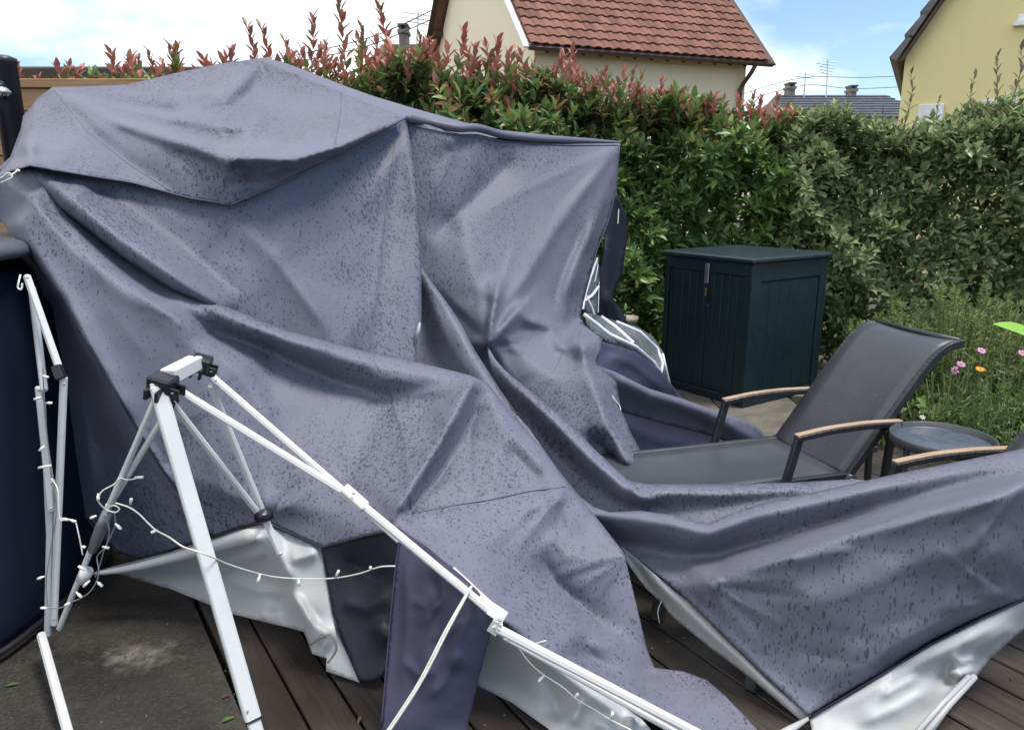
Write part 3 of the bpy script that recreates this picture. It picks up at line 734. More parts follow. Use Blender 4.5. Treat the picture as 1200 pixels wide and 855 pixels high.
# ---- yellow house at the right
hB = empty('yellow_house', (8.5, 15, -.12), 'yellow rendered gable house with grey tiled roof edge at the right', 'house')
A0 = P(1062, 60, 13.0); eZ = A0.z; A0.z = 0; gd = Vector((.88, -.475, 0)).normalized(); rd = Vector((-gd.y, gd.x, 0)); tanp = 1.75; half = 3.3; YD = 7.0
def HB(s, t_, z): return A0+gd*s+rd*t_+Vector((0, 0, z))
MB().add([HB(0, 0, -.12), HB(2*half, 0, -.12), HB(2*half, 0, eZ), HB(half, 0, eZ+half*tanp), HB(0, 0, eZ), HB(0, YD, -.12), HB(2*half, YD, -.12), HB(2*half, YD, eZ), HB(half, YD, eZ+half*tanp), HB(0, YD, eZ)],
         [(0, 1, 2, 3, 4), (9, 8, 7, 6, 5), (0, 4, 9, 5), (1, 6, 7, 2)]).build('wall', YELLOW, hB)
GT = plain('grey_roof_tile', (.15, .145, .14), .8, 0, .2, 4)
cl = math.sqrt(1+tanp*tanp); cs, sn = 1/cl, tanp/cl
def rp(s, t_, h, side):
    a_ = s*cs-h*sn; z = eZ+s*sn+h*cs
    return HB(a_ if side == 0 else 2*half-a_, t_, z)
for side in (0, 1):
    mb = MB()
    for k in range(17):
        s0 = -.22+k*.40; s1 = s0+.44
        mb.add([rp(s0, -.2, .03, side), rp(s1, -.2, .03, side), rp(s1, YD, .03, side), rp(s0, YD, .03, side), rp(s0, -.2, .16, side), rp(s1, -.2, .10, side), rp(s1, YD, .10, side), rp(s0, YD, .16, side)],
               [(3, 2, 1, 0), (4, 5, 6, 7), (0, 1, 5, 4), (1, 2, 6, 5), (2, 3, 7, 6), (3, 0, 4, 7)])
    rf = mb.build('roof', GT, hB)
    MB().beam(rp(-.2, -.16, -.04, side), rp(6.6, -.16, -.04, side), .05, .12, rd).build('bargeboard', MAT['dark_wood'], hB)
def win(px0, px1, py0, py1, parent, shutter=False):
    def hit(px, py):
        v1 = P(px, py, 1.0)-Vector((0, 0, CAM_H)); k = (A0.dot(rd))/(v1.dot(rd)); q = Vector((0, 0, CAM_H))+v1*k; return (q-A0).dot(gd), q.z
    (s0, z1), (s1, z0) = hit(px0, py0), hit(px1, py1)
    FW = Matrix(((gd.x, rd.x, 0, A0.x), (gd.y, rd.y, 0, A0.y), (0, 0, 1, 0), (0, 0, 0, 1)))
    fr = MB().box((s0, -.05, z0), (s1, .02, z1), FW, .01).build('window', MAT['white_pvc'], parent)
    if not shutter:
        wdt = s1-s0
        for k in (0, 1): MB().box((s0+wdt*(.07+.48*k), -.062, z0+.06), (s0+wdt*(.45+.48*k), -.0505, z1-.06), FW).build('pane', MAT['pane'], fr)
    MB().box((s0-.05, -.12, z0-.07), (s1+.05, 0, z0-.004), FW).build('sill', MAT['white_pvc'], fr)
win(1150, 1188, 118, 150, hB); win(1077, 1103, 123, 150, hB, True); win(1193, 1215, 18, 24, hB, True)

# ---- far slate roofed house with chimneys, and another at the left
def far_house(name, label, pxs, ytop, ye, d, roof, wallm, chim, half_depth=3.0):
    t0, t1 = P(pxs[0], ytop, d), P(pxs[1], ytop, d); e0 = P(pxs[0], ye, d)
    h = empty(name, ((t0.x+t1.x)/2, t0.y, -.12), label, 'house')
    y = t0.y; zr = t0.z; ze = P(0, ye, d-half_depth).z
    MB().add([(t0.x, y-half_depth, ze), (t1.x, y-half_depth, ze), (t1.x, y+half_depth, ze), (t0.x, y+half_depth, ze), (t0.x+.6, y, zr), (t1.x-1.2, y, zr)],
             [(0, 1, 5, 4), (1, 2, 5), (2, 3, 4, 5), (3, 0, 4), (3, 2, 1, 0)]).build('roof', roof, h)
    MB().box((t0.x+.3, y-half_depth+.3, -.12), (t1.x-.3, y+half_depth-.3, ze-.01)).build('wall', wallm, h)
    for (cx, cy0, cy1, cw) in chim:
        a = P(cx, cy0, d); b = P(cx, cy1, d); wd = cw/FPX*d
        ch = MB().box((a.x-wd/2, y-.35, b.z-1.5), (a.x+wd/2, y+.35, a.z-.35), None, .02).build('chimney', MAT['chimney'], h)
        MB().box((a.x-wd*.62, y-.45, a.z-.35), (a.x+wd*.62, y+.45, a.z-.22)).build('chimney_cap', MAT['chimney'], ch)
        for s in (-1, 1): MB().box((a.x+s*wd*.35-.06, y-.3, a.z-.22), (a.x+s*wd*.35+.06, y+.3, a.z-.08)).build('cowl_post', MAT['chimney'], ch)
        MB().box((a.x-wd*.6, y-.42, a.z-.08), (a.x+wd*.6, y+.42, a.z)).build('cowl', MAT['slate'], ch)
    return h, y
hs, yS = far_house('slate_house', 'far house with blue grey slate roof and two chimneys', (896, 1062), 112, 137, 42, MAT['slate'], CREAM, ((925, 98, 116, 8), (997, 101, 120, 7)))
d = 42; sr = MB()
t0, t1 = P(905, 114, 42), P(1050, 114, 42)
slatep = None
# courses of slates on the facing slope
zr = P(0, 112, 42).z; ze = P(0, 137, 39).z; xa, xb = P(896, 112, 42).x, P(1062, 112, 42).x
for k in range(9):
    f0, f1 = k/9, (k+1)/9
    y0, y1 = yS-3+3*f0, yS-3+3*f1; z0, z1 = ze+(zr-ze)*f0, ze+(zr-ze)*f1
    l0, l1 = xa+.6*f0, xa+.6*f1; r0, r1 = xb-1.2*f0, xb-1.2*f1
    MB().add([(l0, y0-.03, z0+.09), (r0, y0-.03, z0+.09), (r1, y1, z1+.03), (l1, y1, z1+.03), (l0, y0-.03, z0+.0), (r0, y0-.03, z0+.0)], [(0, 1, 2, 3), (4, 5, 1, 0)]).build('slate_course', MAT['slate'], hs)
hg, yG = far_house('brown_roof_house', 'low far roof of brown tiles just above the hedge tip', (886, 934), 120, 140, 34, MAT['brownroof'], CREAM, ())
hl, yL = far_house('chimney_house', 'far brown roofed house with two chimneys behind the red shoots', (430, 545), 52, 92, 30, MAT['brownroof'], CREAM, ((474, 31, 60, 10), (517, 18, 60, 12)))
def antenna(name, label, px, y0, y1, d, el):
    a, b = P(px, y0, d), P(px-2, y1, d); t = empty(name, b, label, 'antenna')
    MB().tube([b, a], .035, 6).build('mast', MAT['steel'], t)
    mb = MB()
    for k in range(el):
        z = a.z-.12-k*.16; L_ = .55-.05*k
        mb.tube([(a.x-L_, a.y, z+.1), (a.x+L_, a.y, z-.05)], .022, 5)
    mb.tube([(a.x-.7, a.y-.1, a.z-.2), (a.x+.5, a.y+.1, a.z-.3)], .025, 5)
    mb.build('elements', MAT['steel'], t)
antenna('roof_antenna', 'tall aerial with fanned rods between the slate roof chimneys', 970, 70, 118, 41.5, 5)
antenna('roof_antenna', 'short thin aerial mast beside the left chimney of the slate roof', 944, 85, 116, 41.5, 1)
antenna('roof_antenna', 'spindly aerial between the two chimneys above the red shoots', 490, 14, 58, 29.5, 3)
antenna('roof_antenna', 'thin aerial beside the right chimney next to the red roof', 521, 0, 40, 29.6, 1)
def cable(name, label, pts, group=None):
    q = spline([P(*p) for p in pts], 8); tag(MB().tube(q, .016, 5).build(name, MAT['black_plastic']), label, 'cable', group)
cable('power_line', 'upper overhead cable crossing the blue sky gap', ((820, 128, 36), (880, 107, 36), (943, 91, 37), (1010, 91, 37), (1075, 88, 37)))
cable('power_line', 'lower overhead cable crossing the blue sky gap', ((880, 116, 36.5), (943, 100, 37.5), (1000, 104, 37.5), (1075, 101, 37.5)))
cable('power_line', 'upper overhead cable running to the red roofed house at the left', ((300, 75, 25), (420, 48, 25), (480, 25, 24), (545, -8, 23)))
cable('power_line', 'lower overhead cable running to the red roofed house at the left', ((300, 82, 25.2), (420, 57, 25.2), (490, 30, 24.2), (548, 2, 23.2)))

# ================================================================== THE COLLAPSED GAZEBO
gz = empty('collapsed_gazebo', (-.3, 3.0, 0), 'collapsed purple grey garden gazebo with wet fabric draped over its bent white frame', 'gazebo')
PU = [MAT['purple'], MAT['silver']]
# ---- roof panel hanging between the frame corners
roof = Sheet(
    [(60,103,3.30),(110,102,3.50),(150,100,3.60),(200,88,3.75),(250,77,3.9),(305,69,4.0),(340,84,3.95),(400,108,3.85),(477,139,3.70),
     (440,160,3.52),(400,182,3.34),(360,200,3.17),(320,219,3.04),(270,240,2.95),(218,231,2.91),(155,214,2.84),(110,207,2.74),(60,199,2.64),(35,194,2.58),
     (14,200,2.60),(-6,212,2.66),(-30,226,2.78),(-30,218,2.9),(0,201,2.96),(12,186,3.0),(23,158,3.1),(27,136,3.2),(42,118,3.26)],
    [[(66,109,3.25),(107,127,3.09),(150,145,2.97),(207,163,2.88),(272,186,2.82),(300,185,2.88),(352,187,3.02),(400,172,3.22),(440,153,3.45)],
     [(60,104,3.29),(100,150,3.0),(150,190,2.93),(205,226,2.91)],
     [(66,105,3.33),(110,111,3.41),(155,116,3.45),(197,122,3.46),(228,127,3.48)], [(110,115,3.42),(155,124,3.46),(197,132,3.47)],
     [(72,111,3.27),(107,119,3.24),(142,127,3.24),(200,139,3.24),(262,150,3.25),(300,153,3.32)], [(107,122.5,3.24),(142,135,3.26),(200,150,3.26),(258,162,3.25)],
     [(302,74,3.98),(285,95,3.66),(262,115,3.48),(232,130,3.44)], [(306,88,3.94),(292,108,3.70),(270,128,3.50)],
     [(340,110,3.82),(335,140,3.56)], [(330,158,3.36),(400,143,3.53)],
     [(262,214,2.92),(285,222,2.95),(330,200,3.03)],
     [(40,125,3.2),(36,160,2.95),(35,190,2.6)]],
    folds=[
           ([(255,148),(280,151),(318,146)], .025, 14, 6), ([(290,176),(340,166),(400,148)], .02, 14, 6), ([(300,170),(345,172),(390,160)], .02, 12, 5), ([(185,116),(220,113),(262,108)], .03, 8, 8),
           ([(272,186),(300,184),(352,187)], .02, 20, 8), ([(275,186),(287,205),(287,222)], -.03, 12, 8), ([(310,205),(330,196),(352,192)], .025, 8, 5),
           ([(345,187,.6),(400,172,1),(470,141,.5)], .07, 18, 6), ([(45,115),(34,150),(30,185)], .03, 16, 10), ([(25,175),(46,172)], .012, 8, 6), ([(90,124,.3),(140,152,1),(210,180,1),(268,200,.5)], -.03, 12, 22)]+creases(80,440,100,220,9,.008,101)+rays((62,106),8,60,9,60,150,.012,6,1)+rays((474,141),140,190,9,60,150,.012,6,2)+rays((303,74),60,150,7,40,90,.012,6,3)+rays((275,190),200,330,7,25,60,.012,5,4)+rays((38,194),-60,60,6,30,70,.01,5,5),
    blur=3, step=3, rough=.0015, seed=11)
roof.build('roof_fabric', PU, gz)
roof.seam([(400,109),(399,130),(396,150),(392,170)], .0018); roof.seam([(35,194),(110,207),(155,214),(218,231),(270,240)], .003); roof.seam([(270,240),(320,219),(400,182),(474,142)], .003)
roof.seam([(64,106),(100,152),(150,192),(200,224)], .0016)
# ---- front wall curtain below the roof hem
wall = Sheet(
    [(25,190,2.76),(110,196,2.84),(155,203,2.91),(218,215,2.96),(270,222,2.985),(320,203,3.08),(360,184,3.21),(400,166,3.38),(440,148,3.54),(476,140,3.72),
     (482,175,3.68),(487,215,3.62),(491,260,3.56),(494,310,3.50),(494,380,3.42),(489,390,3.40),(488,425,3.34),(488,480,3.30),(400,480,3.16),(320,430,3.0),(270,385,2.86),(244,358,2.74),(228,351,2.71),(200,340,2.69),(140,300,2.67),(68,243,2.67),(34,205,2.68)],
    [[(40,200,2.68),(88,238,2.655),(140,278,2.645),(200,320,2.66),(258,356,2.74)], [(270,245,2.985),(330,310,3.05),(400,405,3.07)],
     [(120,225,2.84),(200,280,2.91),(280,350,2.93)], [(464,160,3.66),(452,245,3.53),(440,350,3.36),(431,415,3.24)], [(478,180,3.66),(474,260,3.55)]],
    folds=[([(50,222,.2),(68,243,1),(140,300,1),(200,340,1),(250,359,.4)], -.03, 3, 3), ([(50,212,.2),(88,240,1),(140,280,1),(200,322,1),(255,355,.3)], .015, 20, 10), ([(270,248),(330,312),(398,400)], .02, 40, 14), ([(463,160,.5),(452,245,1),(431,415,1)], .008, 4, 7),
           ([(487,215,.6),(491,260,1),(494,310,1),(494,380,1),(489,425,1)], -.015, 2.5, 2.5), ([(477,150),(483,200),(489,260)], .015, 8, 12), ([(110,208,.4),(155,214,1),(205,229,1),(262,240,.4)], -.006, 8, 8)]+creases(120,480,240,420,12,.008,102)+rays((40,200),15,50,7,80,180,.010,7,6)+rays((478,150),85,130,7,60,160,.010,6,7)+rays((270,245),30,140,5,40,90,.008,8,8),
    blur=4, step=4, rough=.0015, seed=21)
wall.build('wall_fabric', PU, gz)
wall.seam([(463,165),(452,245),(444,330),(431,415)], .0016)
mbt = MB().tube([P(492,378,3.36), P(490,388,3.36), P(486,402,3.36)], [.005, .010, .003], 6).build('torn_hem', MAT['silver'], wall.obj, True)
# ---- right hand wall, gathered at one point and sweeping down over the second lounger in heavy pleats
side = Sheet(
    [(476,141,3.76),(500,146,3.80),(535,157,3.86),(560,157,3.96),(590,165,4.1),(620,168,4.2),(660,169,4.35),(726,168,4.62),
     (724,200,4.64),(722,225,4.64),(712,262,4.60),(700,292,4.54),(692,320,4.48),(684,352,4.40),(680,372,4.30),(690,385,4.2),(706,397,4.10),(704,412,4.0),(698,426,3.9),
     (722,447,3.92),(728,480,3.84),(742,512,3.74),(752,530,3.68),(758,546,3.56),(768,568,3.40),(740,590,3.3),(700,570,3.34),(660,540,3.42),(620,495,3.54),(590,465,3.62),(560,440,3.68),(530,410,3.72),(500,360,3.76),(478,320,3.76)],
    [[(724,172,4.58),(690,216,4.40),(650,272,4.17),(620,318,3.98),(585,366,3.74),(574,398,3.60)],
     [(725,180,4.60),(706,236,4.44),(676,306,4.22),(654,356,4.06),(645,384,3.97)],
     [(500,190,3.80),(540,260,3.80),(560,340,3.72),(570,396,3.60)],
     [(607,363,3.80),(640,384,3.92),(657,406,3.86),(684,404,3.74)],
     [(576,402,3.60),(607,366,3.74)], [(600,404,3.68),(640,440,3.62),(690,496,3.48)],
     [(684,406,3.68),(692,440,3.60),(702,466,3.54),(717,505,3.46),(742,548,3.34)],
     [(690,516,3.50),(712,540,3.50),(735,560,3.44)]],
    folds=[([(724,174,.4),(687,220,1),(650,270,1),(620,320,1),(580,370,1),(574,396,.5)], .05, 14, 40), ([(726,182,.2),(706,240,.7),(680,300,1),(664,345,1),(660,380,.4)], .05, 9, 14), ([(690,250),(664,310),(650,350),(652,380)], -.03, 8, 8),
           ([(700,245),(690,300),(676,345),(672,385)], .03, 8, 8), ([(615,172),(570,218),(500,285)], -.05, 24, 28), ([(586,322,.0),(581,350,1),(576,375,1),(573,402,.7)], .10, 4, 8), ([(574,340),(570,375),(562,405)], -.03, 8, 8),
           ([(607,362,1),(590,382,1),(575,402,.5)], .06, 14, 5), ([(575,405,.6),(588,403,1),(600,405,0)], -.03, 4, 4), ([(607,363,.3),(620,376,1),(645,383,1),(657,407,.5)], .05, 9, 6), ([(655,407,.5),(672,400,1),(684,405,.8)], .06, 8, 8),
           ([(655,408),(642,440),(614,470)], .012, 10, 10), ([(700,426),(716,470),(745,530)], .03, 8, 10), ([(690,512,.2),(712,530,1),(738,556,.6)], -.06, 9, 12), ([(700,522),(722,532),(736,552)], .03, 7, 7), ([(684,406,.5),(692,440,1),(702,466,1),(717,505,1),(742,548,.5)], .03, 8, 14),
           ([(540,165),(520,200),(503,260)], .008, 8, 10), ([(620,378),(640,420),(600,450)], .014, 16, 16), ([(688,384),(700,392),(694,420)], .02, 6, 6), ([(530,160),(527,175)], .01, 5, 5)]
        +creases(500,700,180,540,14,.008,103,100,150)+rays((722,174),112,158,6,60,200,.012,8,9)+rays((574,402),-25,60,6,30,80,.012,6,10)+rays((574,400),215,290,6,40,110,.014,7,11),
    blur=5, step=3.5, rough=.0015, seed=31)
side.build('side_fabric', PU, gz)
side.seam([(478,146),(535,158),(590,166),(660,170),(724,170)], .003, lift=.004); side.seam([(660,412),(645,445),(630,470)], .0013); side.seam([(525,200),(510,225),(500,260)], .0010)
side.seam([(726,172),(722,225),(712,262),(700,292),(684,352)], .0022)
pleat1 = Sheet(
    [(489,304,3.64),(500,322,3.61),(514,341,3.58),(530,363,3.54),(545,388,3.48),(557,411,3.44),(586,456,3.32),(613,493,3.22),(645,535,3.12),(610,550,3.2),(560,510,3.36),(520,480,3.46),(478,450,3.56),(476,330,3.70)],
    [[(495,330,3.64),(520,368,3.55),(545,412,3.44),(575,460,3.30),(605,500,3.2)], [(486,340,3.74),(500,400,3.64),(530,460,3.48)], [(484,330,3.74),(490,360,3.74)]],
    folds=[([(489,304,.6),(514,341,1),(530,363,1),(557,411,1),(586,456,1),(613,493,1),(640,530,.5)], -.03, 3, 3), ([(500,345),(520,390),(560,455)], .012, 14, 18)]+rays((495,330),50,95,5,40,110,.010,6,32), blur=5, step=3.5, rough=.001, seed=33)
pleat1.build('pleat', [MAT['purple_drape'], MAT['silver']], gz)
pleat2 = Sheet(
    [(571,404,3.53),(580,420,3.46),(590,432,3.40),(603,443,3.34),(627,462,3.25),(662,491,3.13),(700,529,3.02),(724,551,2.97),(738,563,2.95),(760,567,2.97),(800,567,2.98),(850,567,2.98),(930,565,2.94),(1000,561,2.86),(1040,566,2.80),
     (1040,585,2.80),(950,600,2.80),(880,618,2.80),(830,635,2.80),(780,630,2.86),(720,620,2.94),(680,600,3.0),(650,560,3.10),(615,515,3.24),(590,480,3.38),(576,445,3.48)],
    [[(578,425,3.45),(595,446,3.33),(622,468,3.21),(656,500,3.09),(694,540,2.97),(728,570,2.89),(752,583,2.86),(800,578,2.88),(850,577,2.87),(930,573,2.84),(1000,566,2.79)],
     [(600,470,3.36),(640,515,3.22),(680,556,3.10),(720,585,3.0),(755,595,2.98),(800,594,2.95),(850,591,2.92),(930,580,2.87)]],
    folds=[([(571,404,.5),(603,443,1),(627,462,1),(662,491,1),(700,529,1),(738,563,.8),(800,567,1),(930,565,1),(1000,560,.6)], -.03, 3, 3), ([(578,425,.4),(622,468,1),(694,540,1),(735,575,.4)], .02, 8, 10), ([(735,566),(748,582),(770,586)], .02, 5, 5)]
        +rays((745,582),-5,35,5,40,110,.010,6,34), blur=4, step=3, rough=.001, seed=35)
pleat2.build('pleat', [MAT['purple_drape'], MAT['silver']], gz)
pleat2.seam([(626,463),(617,480),(618,496)], .0012)
drape = Sheet(
    [(606,486,3.16),(620,502,3.08),(655,551,2.93),(680,582,2.86),(697,594,2.82),(714,600,2.79),(750,598,2.75),(787,603,2.70),(812,610,2.67),(830,613,2.65),(855,602,2.65),(890,590,2.65),(950,577,2.65),(1050,555,2.63),(1130,539,2.60),(1200,525,2.56),(1270,510,2.5),
     (1275,600,2.3),(1275,672,2.3),(1200,701,2.30),(1150,723,2.28),(1090,753,2.26),(1020,796,2.25),(948,839,2.27),
     (900,797,2.36),(850,748,2.47),(805,702,2.60),(760,664,2.74),(731,643,2.84),(700,655,2.9),(660,620,2.98),(620,560,3.10),(600,510,3.2)],
    [[(616,510,3.06),(648,560,2.90),(690,602,2.77),(750,608,2.68),(790,614,2.62),(828,624,2.57),(890,602,2.56),(950,589,2.56),(1050,566,2.55),(1130,550,2.52),(1200,537,2.47)],
     [(690,628,2.94),(745,640,2.85),(800,652,2.75),(850,650,2.70),(920,632,2.66),(1000,608,2.63),(1100,580,2.55),(1200,555,2.46)],
     [(760,664,2.73),(800,688,2.58),(832,680,2.47),(850,674,2.42),(905,656,2.30),(1000,623,2.21),(1100,590,2.14),(1200,562,2.07)],
     [(860,715,2.40),(950,700,2.23),(1050,665,2.15),(1150,640,2.10)],
     [(930,800,2.29),(1000,770,2.22),(1080,725,2.20),(1150,695,2.20)]],
    folds=[([(606,486,.5),(655,551,1),(697,594,1),(750,598,1),(787,603,1),(830,613,1),(890,590,1),(1050,555,1),(1200,525,1)], -.03, 3, 3),
           ([(832,682,.5),(850,675,1),(905,656,1),(1000,622,.8),(1100,588,.5),(1200,560,.3)], .03, 14, 18),
           ([(905,657),(940,655),(1010,640)], .012, 10, 8), ([(838,682),(828,702),(834,712)], .015, 6, 6), ([(812,700),(835,682),(850,676)], .018, 6, 8), ([(845,690),(870,730),(900,770)], .012, 14, 20),
           ([(805,700,.6),(850,742,1),(900,790,1),(945,834,.6)], .03, 12, 12), ([(975,808),(1040,762),(1125,716),(1190,690)], .03, 22, 14), ([(1005,800),(1090,750),(1200,700)], -.02, 8, 12),
           ([(900,720),(990,700),(1080,660)], .008, 30, 26), ([(1100,720),(1150,660),(1190,620)], .010, 22, 18), ([(1020,628),(1100,602),(1200,578)], .012, 6, 10), ([(700,612),(760,622),(830,640)], .01, 8, 10),
           ([(920,628),(1000,606),(1190,556)], -.012, 8, 8)]
        +creases(860,1190,600,800,16,.007,104,-40,20)+rays((836,684),-25,80,9,30,120,.012,6,12)+rays((948,836),-70,-20,7,60,160,.008,8,13)+rays((1200,570),120,175,7,60,180,.010,8,14)+rays((1190,705),180,250,6,40,120,.010,7,16),
    blur=4, step=3.5, rough=.0015, seed=37)
drape.build('draped_fabric', [MAT['purple_hang'], MAT['silver']], gz)
# ---- front sheet, fallen towards the camera
front = Sheet(
    [(-40,226,2.80),(0,205,2.72),(33,196,2.70),(88,225,2.78),(150,280,2.82),(210,325,2.83),(245,350,2.80),(262,358,2.77),(335,387,2.82),(430,412,2.90),(488,424,2.95),(550,439,2.98),(571,448,2.98),
     (600,485,2.92),(640,530,2.84),(665,565,2.77),(700,607,2.70),(731,647,2.62),(745,705,2.56),(758,760,2.53),(767,782,2.52),(800,786,2.48),(828,796,2.44),(850,815,2.36),(889,856,2.215),(905,880,2.13),(840,885,2.11),
     (750,840,2.24),(700,802,2.22),(650,768,2.18),(610,745,2.17),(580,722,2.17),(555,692,2.23),(510,652,2.32),(468,620,2.40),(430,627,2.46),(378,641,2.55),(345,626,2.60),(310,611,2.62),(280,618,2.66),
     (200,644,2.84),(165,655,2.95),(140,648,3.02),(118,628,3.05),(98,602,3.05),(84,575,3.05),(76,540,3.04),(66,470,3.0),(50,390,2.94),(30,310,2.86),(5,262,2.8),(-30,250,2.8)],
    [[(20,262,2.62),(40,300,2.60),(70,345,2.58),(100,400,2.58),(130,450,2.58),(165,510,2.60),(190,550,2.64),(245,625,2.74)],
     [(62,352,2.86),(95,440,2.90),(110,520,2.93),(140,600,2.92)],
     [(45,215,2.70),(75,253,2.74),(140,306,2.75),(200,346,2.74)],
     [(40,235,2.60),(90,295,2.59),(150,345,2.60),(220,400,2.62),(280,430,2.68)],
     [(205,352,2.68),(255,372,2.68),(335,402,2.74),(430,428,2.82),(500,440,2.88),(548,446,2.92)],
     [(250,386,2.76),(312,410,2.82),(390,447,2.86),(455,468,2.88),(500,470,2.9)],
     [(250,480,2.62),(330,520,2.68),(420,540,2.70)], [(300,590,2.58),(380,600,2.58),(440,600,2.5)],
     [(553,448,2.90),(537,480,2.78),(505,535,2.62),(470,592,2.46)],
     [(560,470,2.92),(548,510,2.82),(512,560,2.64),(478,602,2.50)],
     [(575,470,2.90),(600,540,2.78),(640,600,2.66)], [(483,601,2.48),(575,585,2.62),(664,570,2.75)],
     [(560,640,2.42),(620,700,2.36),(680,740,2.36),(740,790,2.38)], [(640,680,2.52),(700,720,2.54),(750,765,2.50)], [(690,770,2.40),(760,800,2.39),(820,830,2.29)]],
    folds=[([(20,262,.4),(70,345,1),(130,450,1),(190,550,1),(245,625,.8)], .035, 16, 9), ([(66,350),(92,430),(104,520),(112,590)], .04, 14, 16), ([(45,215,.6),(100,285,1),(170,350,1),(240,398,1),(278,412,.2)], .03, 12, 14),
           ([(262,357,.3),(335,387,1),(430,412,1),(488,424,1),(550,439,1),(571,448,1),(600,485,1),(640,530,1),(665,565,1),(700,607,1),(731,647,.5)], -.022, 3, 3), ([(250,388,.3),(312,408,1),(390,445,1),(455,465,.5)], -.05, 15, 34),
           ([(262,360),(335,392),(430,416),(540,440)], .012, 6, 10), ([(270,372),(340,400),(400,415)], .01, 5, 5), ([(553,449,.3),(537,480,1),(505,535,1),(470,592,.6)], .06, 9, 26), ([(560,480,.6),(515,558,1),(480,600,1)], -.02, 6, 7),
           ([(553,450,1),(520,500,1),(490,530,0)], .02, 10, 10), ([(500,450),(460,445),(430,440)], .012, 8, 8), ([(430,428),(462,470),(476,530),(482,596)], .006, 6, 6),
           ([(570,455,.8),(583,470,1),(560,480,0)], .012, 6, 6), ([(575,470),(610,520),(650,562)], .022, 10, 20), ([(590,520),(620,550),(640,570)], -.02, 10, 10), ([(600,590),(640,580),(662,572)], .014, 6, 6),
           ([(620,600),(655,585),(672,582)], .014, 6, 8), ([(628,640),(650,680),(690,720),(725,750)], -.04, 16, 20), ([(560,585),(580,560),(575,520)], .012, 16, 16), ([(640,620),(665,650),(690,640)], .015, 12, 12),
           ([(690,755),(740,780),(800,800)], -.012, 8, 12), ([(720,790),(760,820),(780,850)], .02, 10, 12), ([(140,470),(180,520),(230,590)], -.02, 14, 18), ([(290,500),(330,470),(400,480)], .008, 30, 30),
           ([(350,560),(420,560),(470,590)], .008, 20, 24), ([(520,610),(560,660),(600,700)], .012, 30, 20), ([(230,470,.3),(250,540,1),(270,600,.6)], .012, 18, 18)]+creases(60,700,300,740,22,.008,105)+rays((553,448),90,170,9,40,130,.014,6,17)+rays((664,570),100,190,8,40,110,.012,6,18)+rays((472,598),-60,60,8,40,110,.010,6,19)+rays((38,205),25,65,7,80,200,.012,8,20)+rays((310,612),200,330,8,30,90,.012,6,21)+rays((200,342),10,50,7,40,110,.012,6,22)+rays((735,650),110,200,7,40,120,.012,7,23)+rays((575,720),-40,40,7,40,100,.010,6,24),
    blur=4.5, step=3.5, rough=.0015, seed=41)
front.build('front_fabric', PU, gz)
front.seam([(434,414),(455,455),(474,520),(482,598)], .0015); front.seam([(483,601),(530,592),(575,585),(620,575),(662,570)], .0022, lift=.003); front.seam([(560,478),(535,525),(483,600)], .0022, lift=.003)
front.seam([(572,452),(562,470),(560,485)], .0013); front.seam([(28,290),(70,345),(130,450),(165,510),(190,550),(247,627)], .0045, MAT['navy_dark'], .004, 'binding')
front.seam([(84,575),(98,602),(118,628),(140,648)], .005, MAT['black_plastic'], .002, 'binding'); front.seam([(200,645),(280,618),(310,611),(345,626),(378,641),(430,627),(468,620)], .005, MAT['black_plastic'], .003, 'binding')
# ---- back roof slope and rear curtain, closing the volume behind
top = [(-28,222,2.95),(12,184,3.06),(24,152,3.2),(42,116,3.32),(62,102,3.4),(110,101,3.56),(150,99,3.66),(200,87,3.82),(250,76,3.97),(309,67.5,4.08),(332,73,4.10),(367,86.5,4.13),(410,103,4.16),(440,113.5,4.18),(485,127,4.2),(550,145,4.25),(590,153,4.36),(640,158,4.5),(690,163,4.62),(727,166.5,4.72)]
rows = []
tp = np.array(resample(top, 9, False)); f0 = PA(tp)
crest = np.clip((tp[:, 0]-305)/60, 0, 1)*np.clip((560-tp[:, 0])/200, 0, 1)
crest = np.clip((tp[:, 0]-305)/60, 0, 1)*np.clip((640-tp[:, 0])/120, 0, 1)
edge_d = np.interp(tp[:, 0], [305, 400, 476, 535, 590, 660, 727], [4.03, 3.89, 3.745, 3.89, 4.13, 4.38, 4.66])
fr_ = PA(np.column_stack([tp[:, 0], tp[:, 1]+4+13*crest, np.where(tp[:, 0] < 305, tp[:, 2]-.015, np.minimum(tp[:, 2]-.015, edge_d))]))
rows += [fr_, f0]
for k, (dy, zf) in enumerate(((.35, .93), (.8, .80), (1.15, .66), (1.3, .40), (1.38, .12), (1.42, .02))):
    q = f0.copy(); q[:, 1] += dy+.05*np.sin(tp[:, 0]/37+k)*k*.5; q[:, 0] += np.where(tp[:, 0] > 500, -.05*k, .05*k); q[:, 2] *= zf; rows.append(q)
nr, ncl = len(rows), len(tp)
back = mesh('back_fabric', np.vstack(rows), [(r*ncl+c, r*ncl+c+1, (r+1)*ncl+c+1, (r+1)*ncl+c) for r in range(nr-1) for c in range(ncl-1)], [MAT['purple']], gz, True)
# rolled hem along the right upper edge
hem = [(500,143,3.82),(535,150,3.86),(560,150,3.94),(590,158,4.08),(625,162,4.2),(660,164,4.34),(727,167,4.62)]
h1 = [P(x, y, d) for x, y, d in hem]
MB().tube(spline([P(476,138,3.7)]+h1, 6), [.008]+[.022]*(len(h1)*6-6)+[.02, .018, .016, .012, .010, .008], 7).build('rolled_hem', MAT['purple_dry'], back, True)

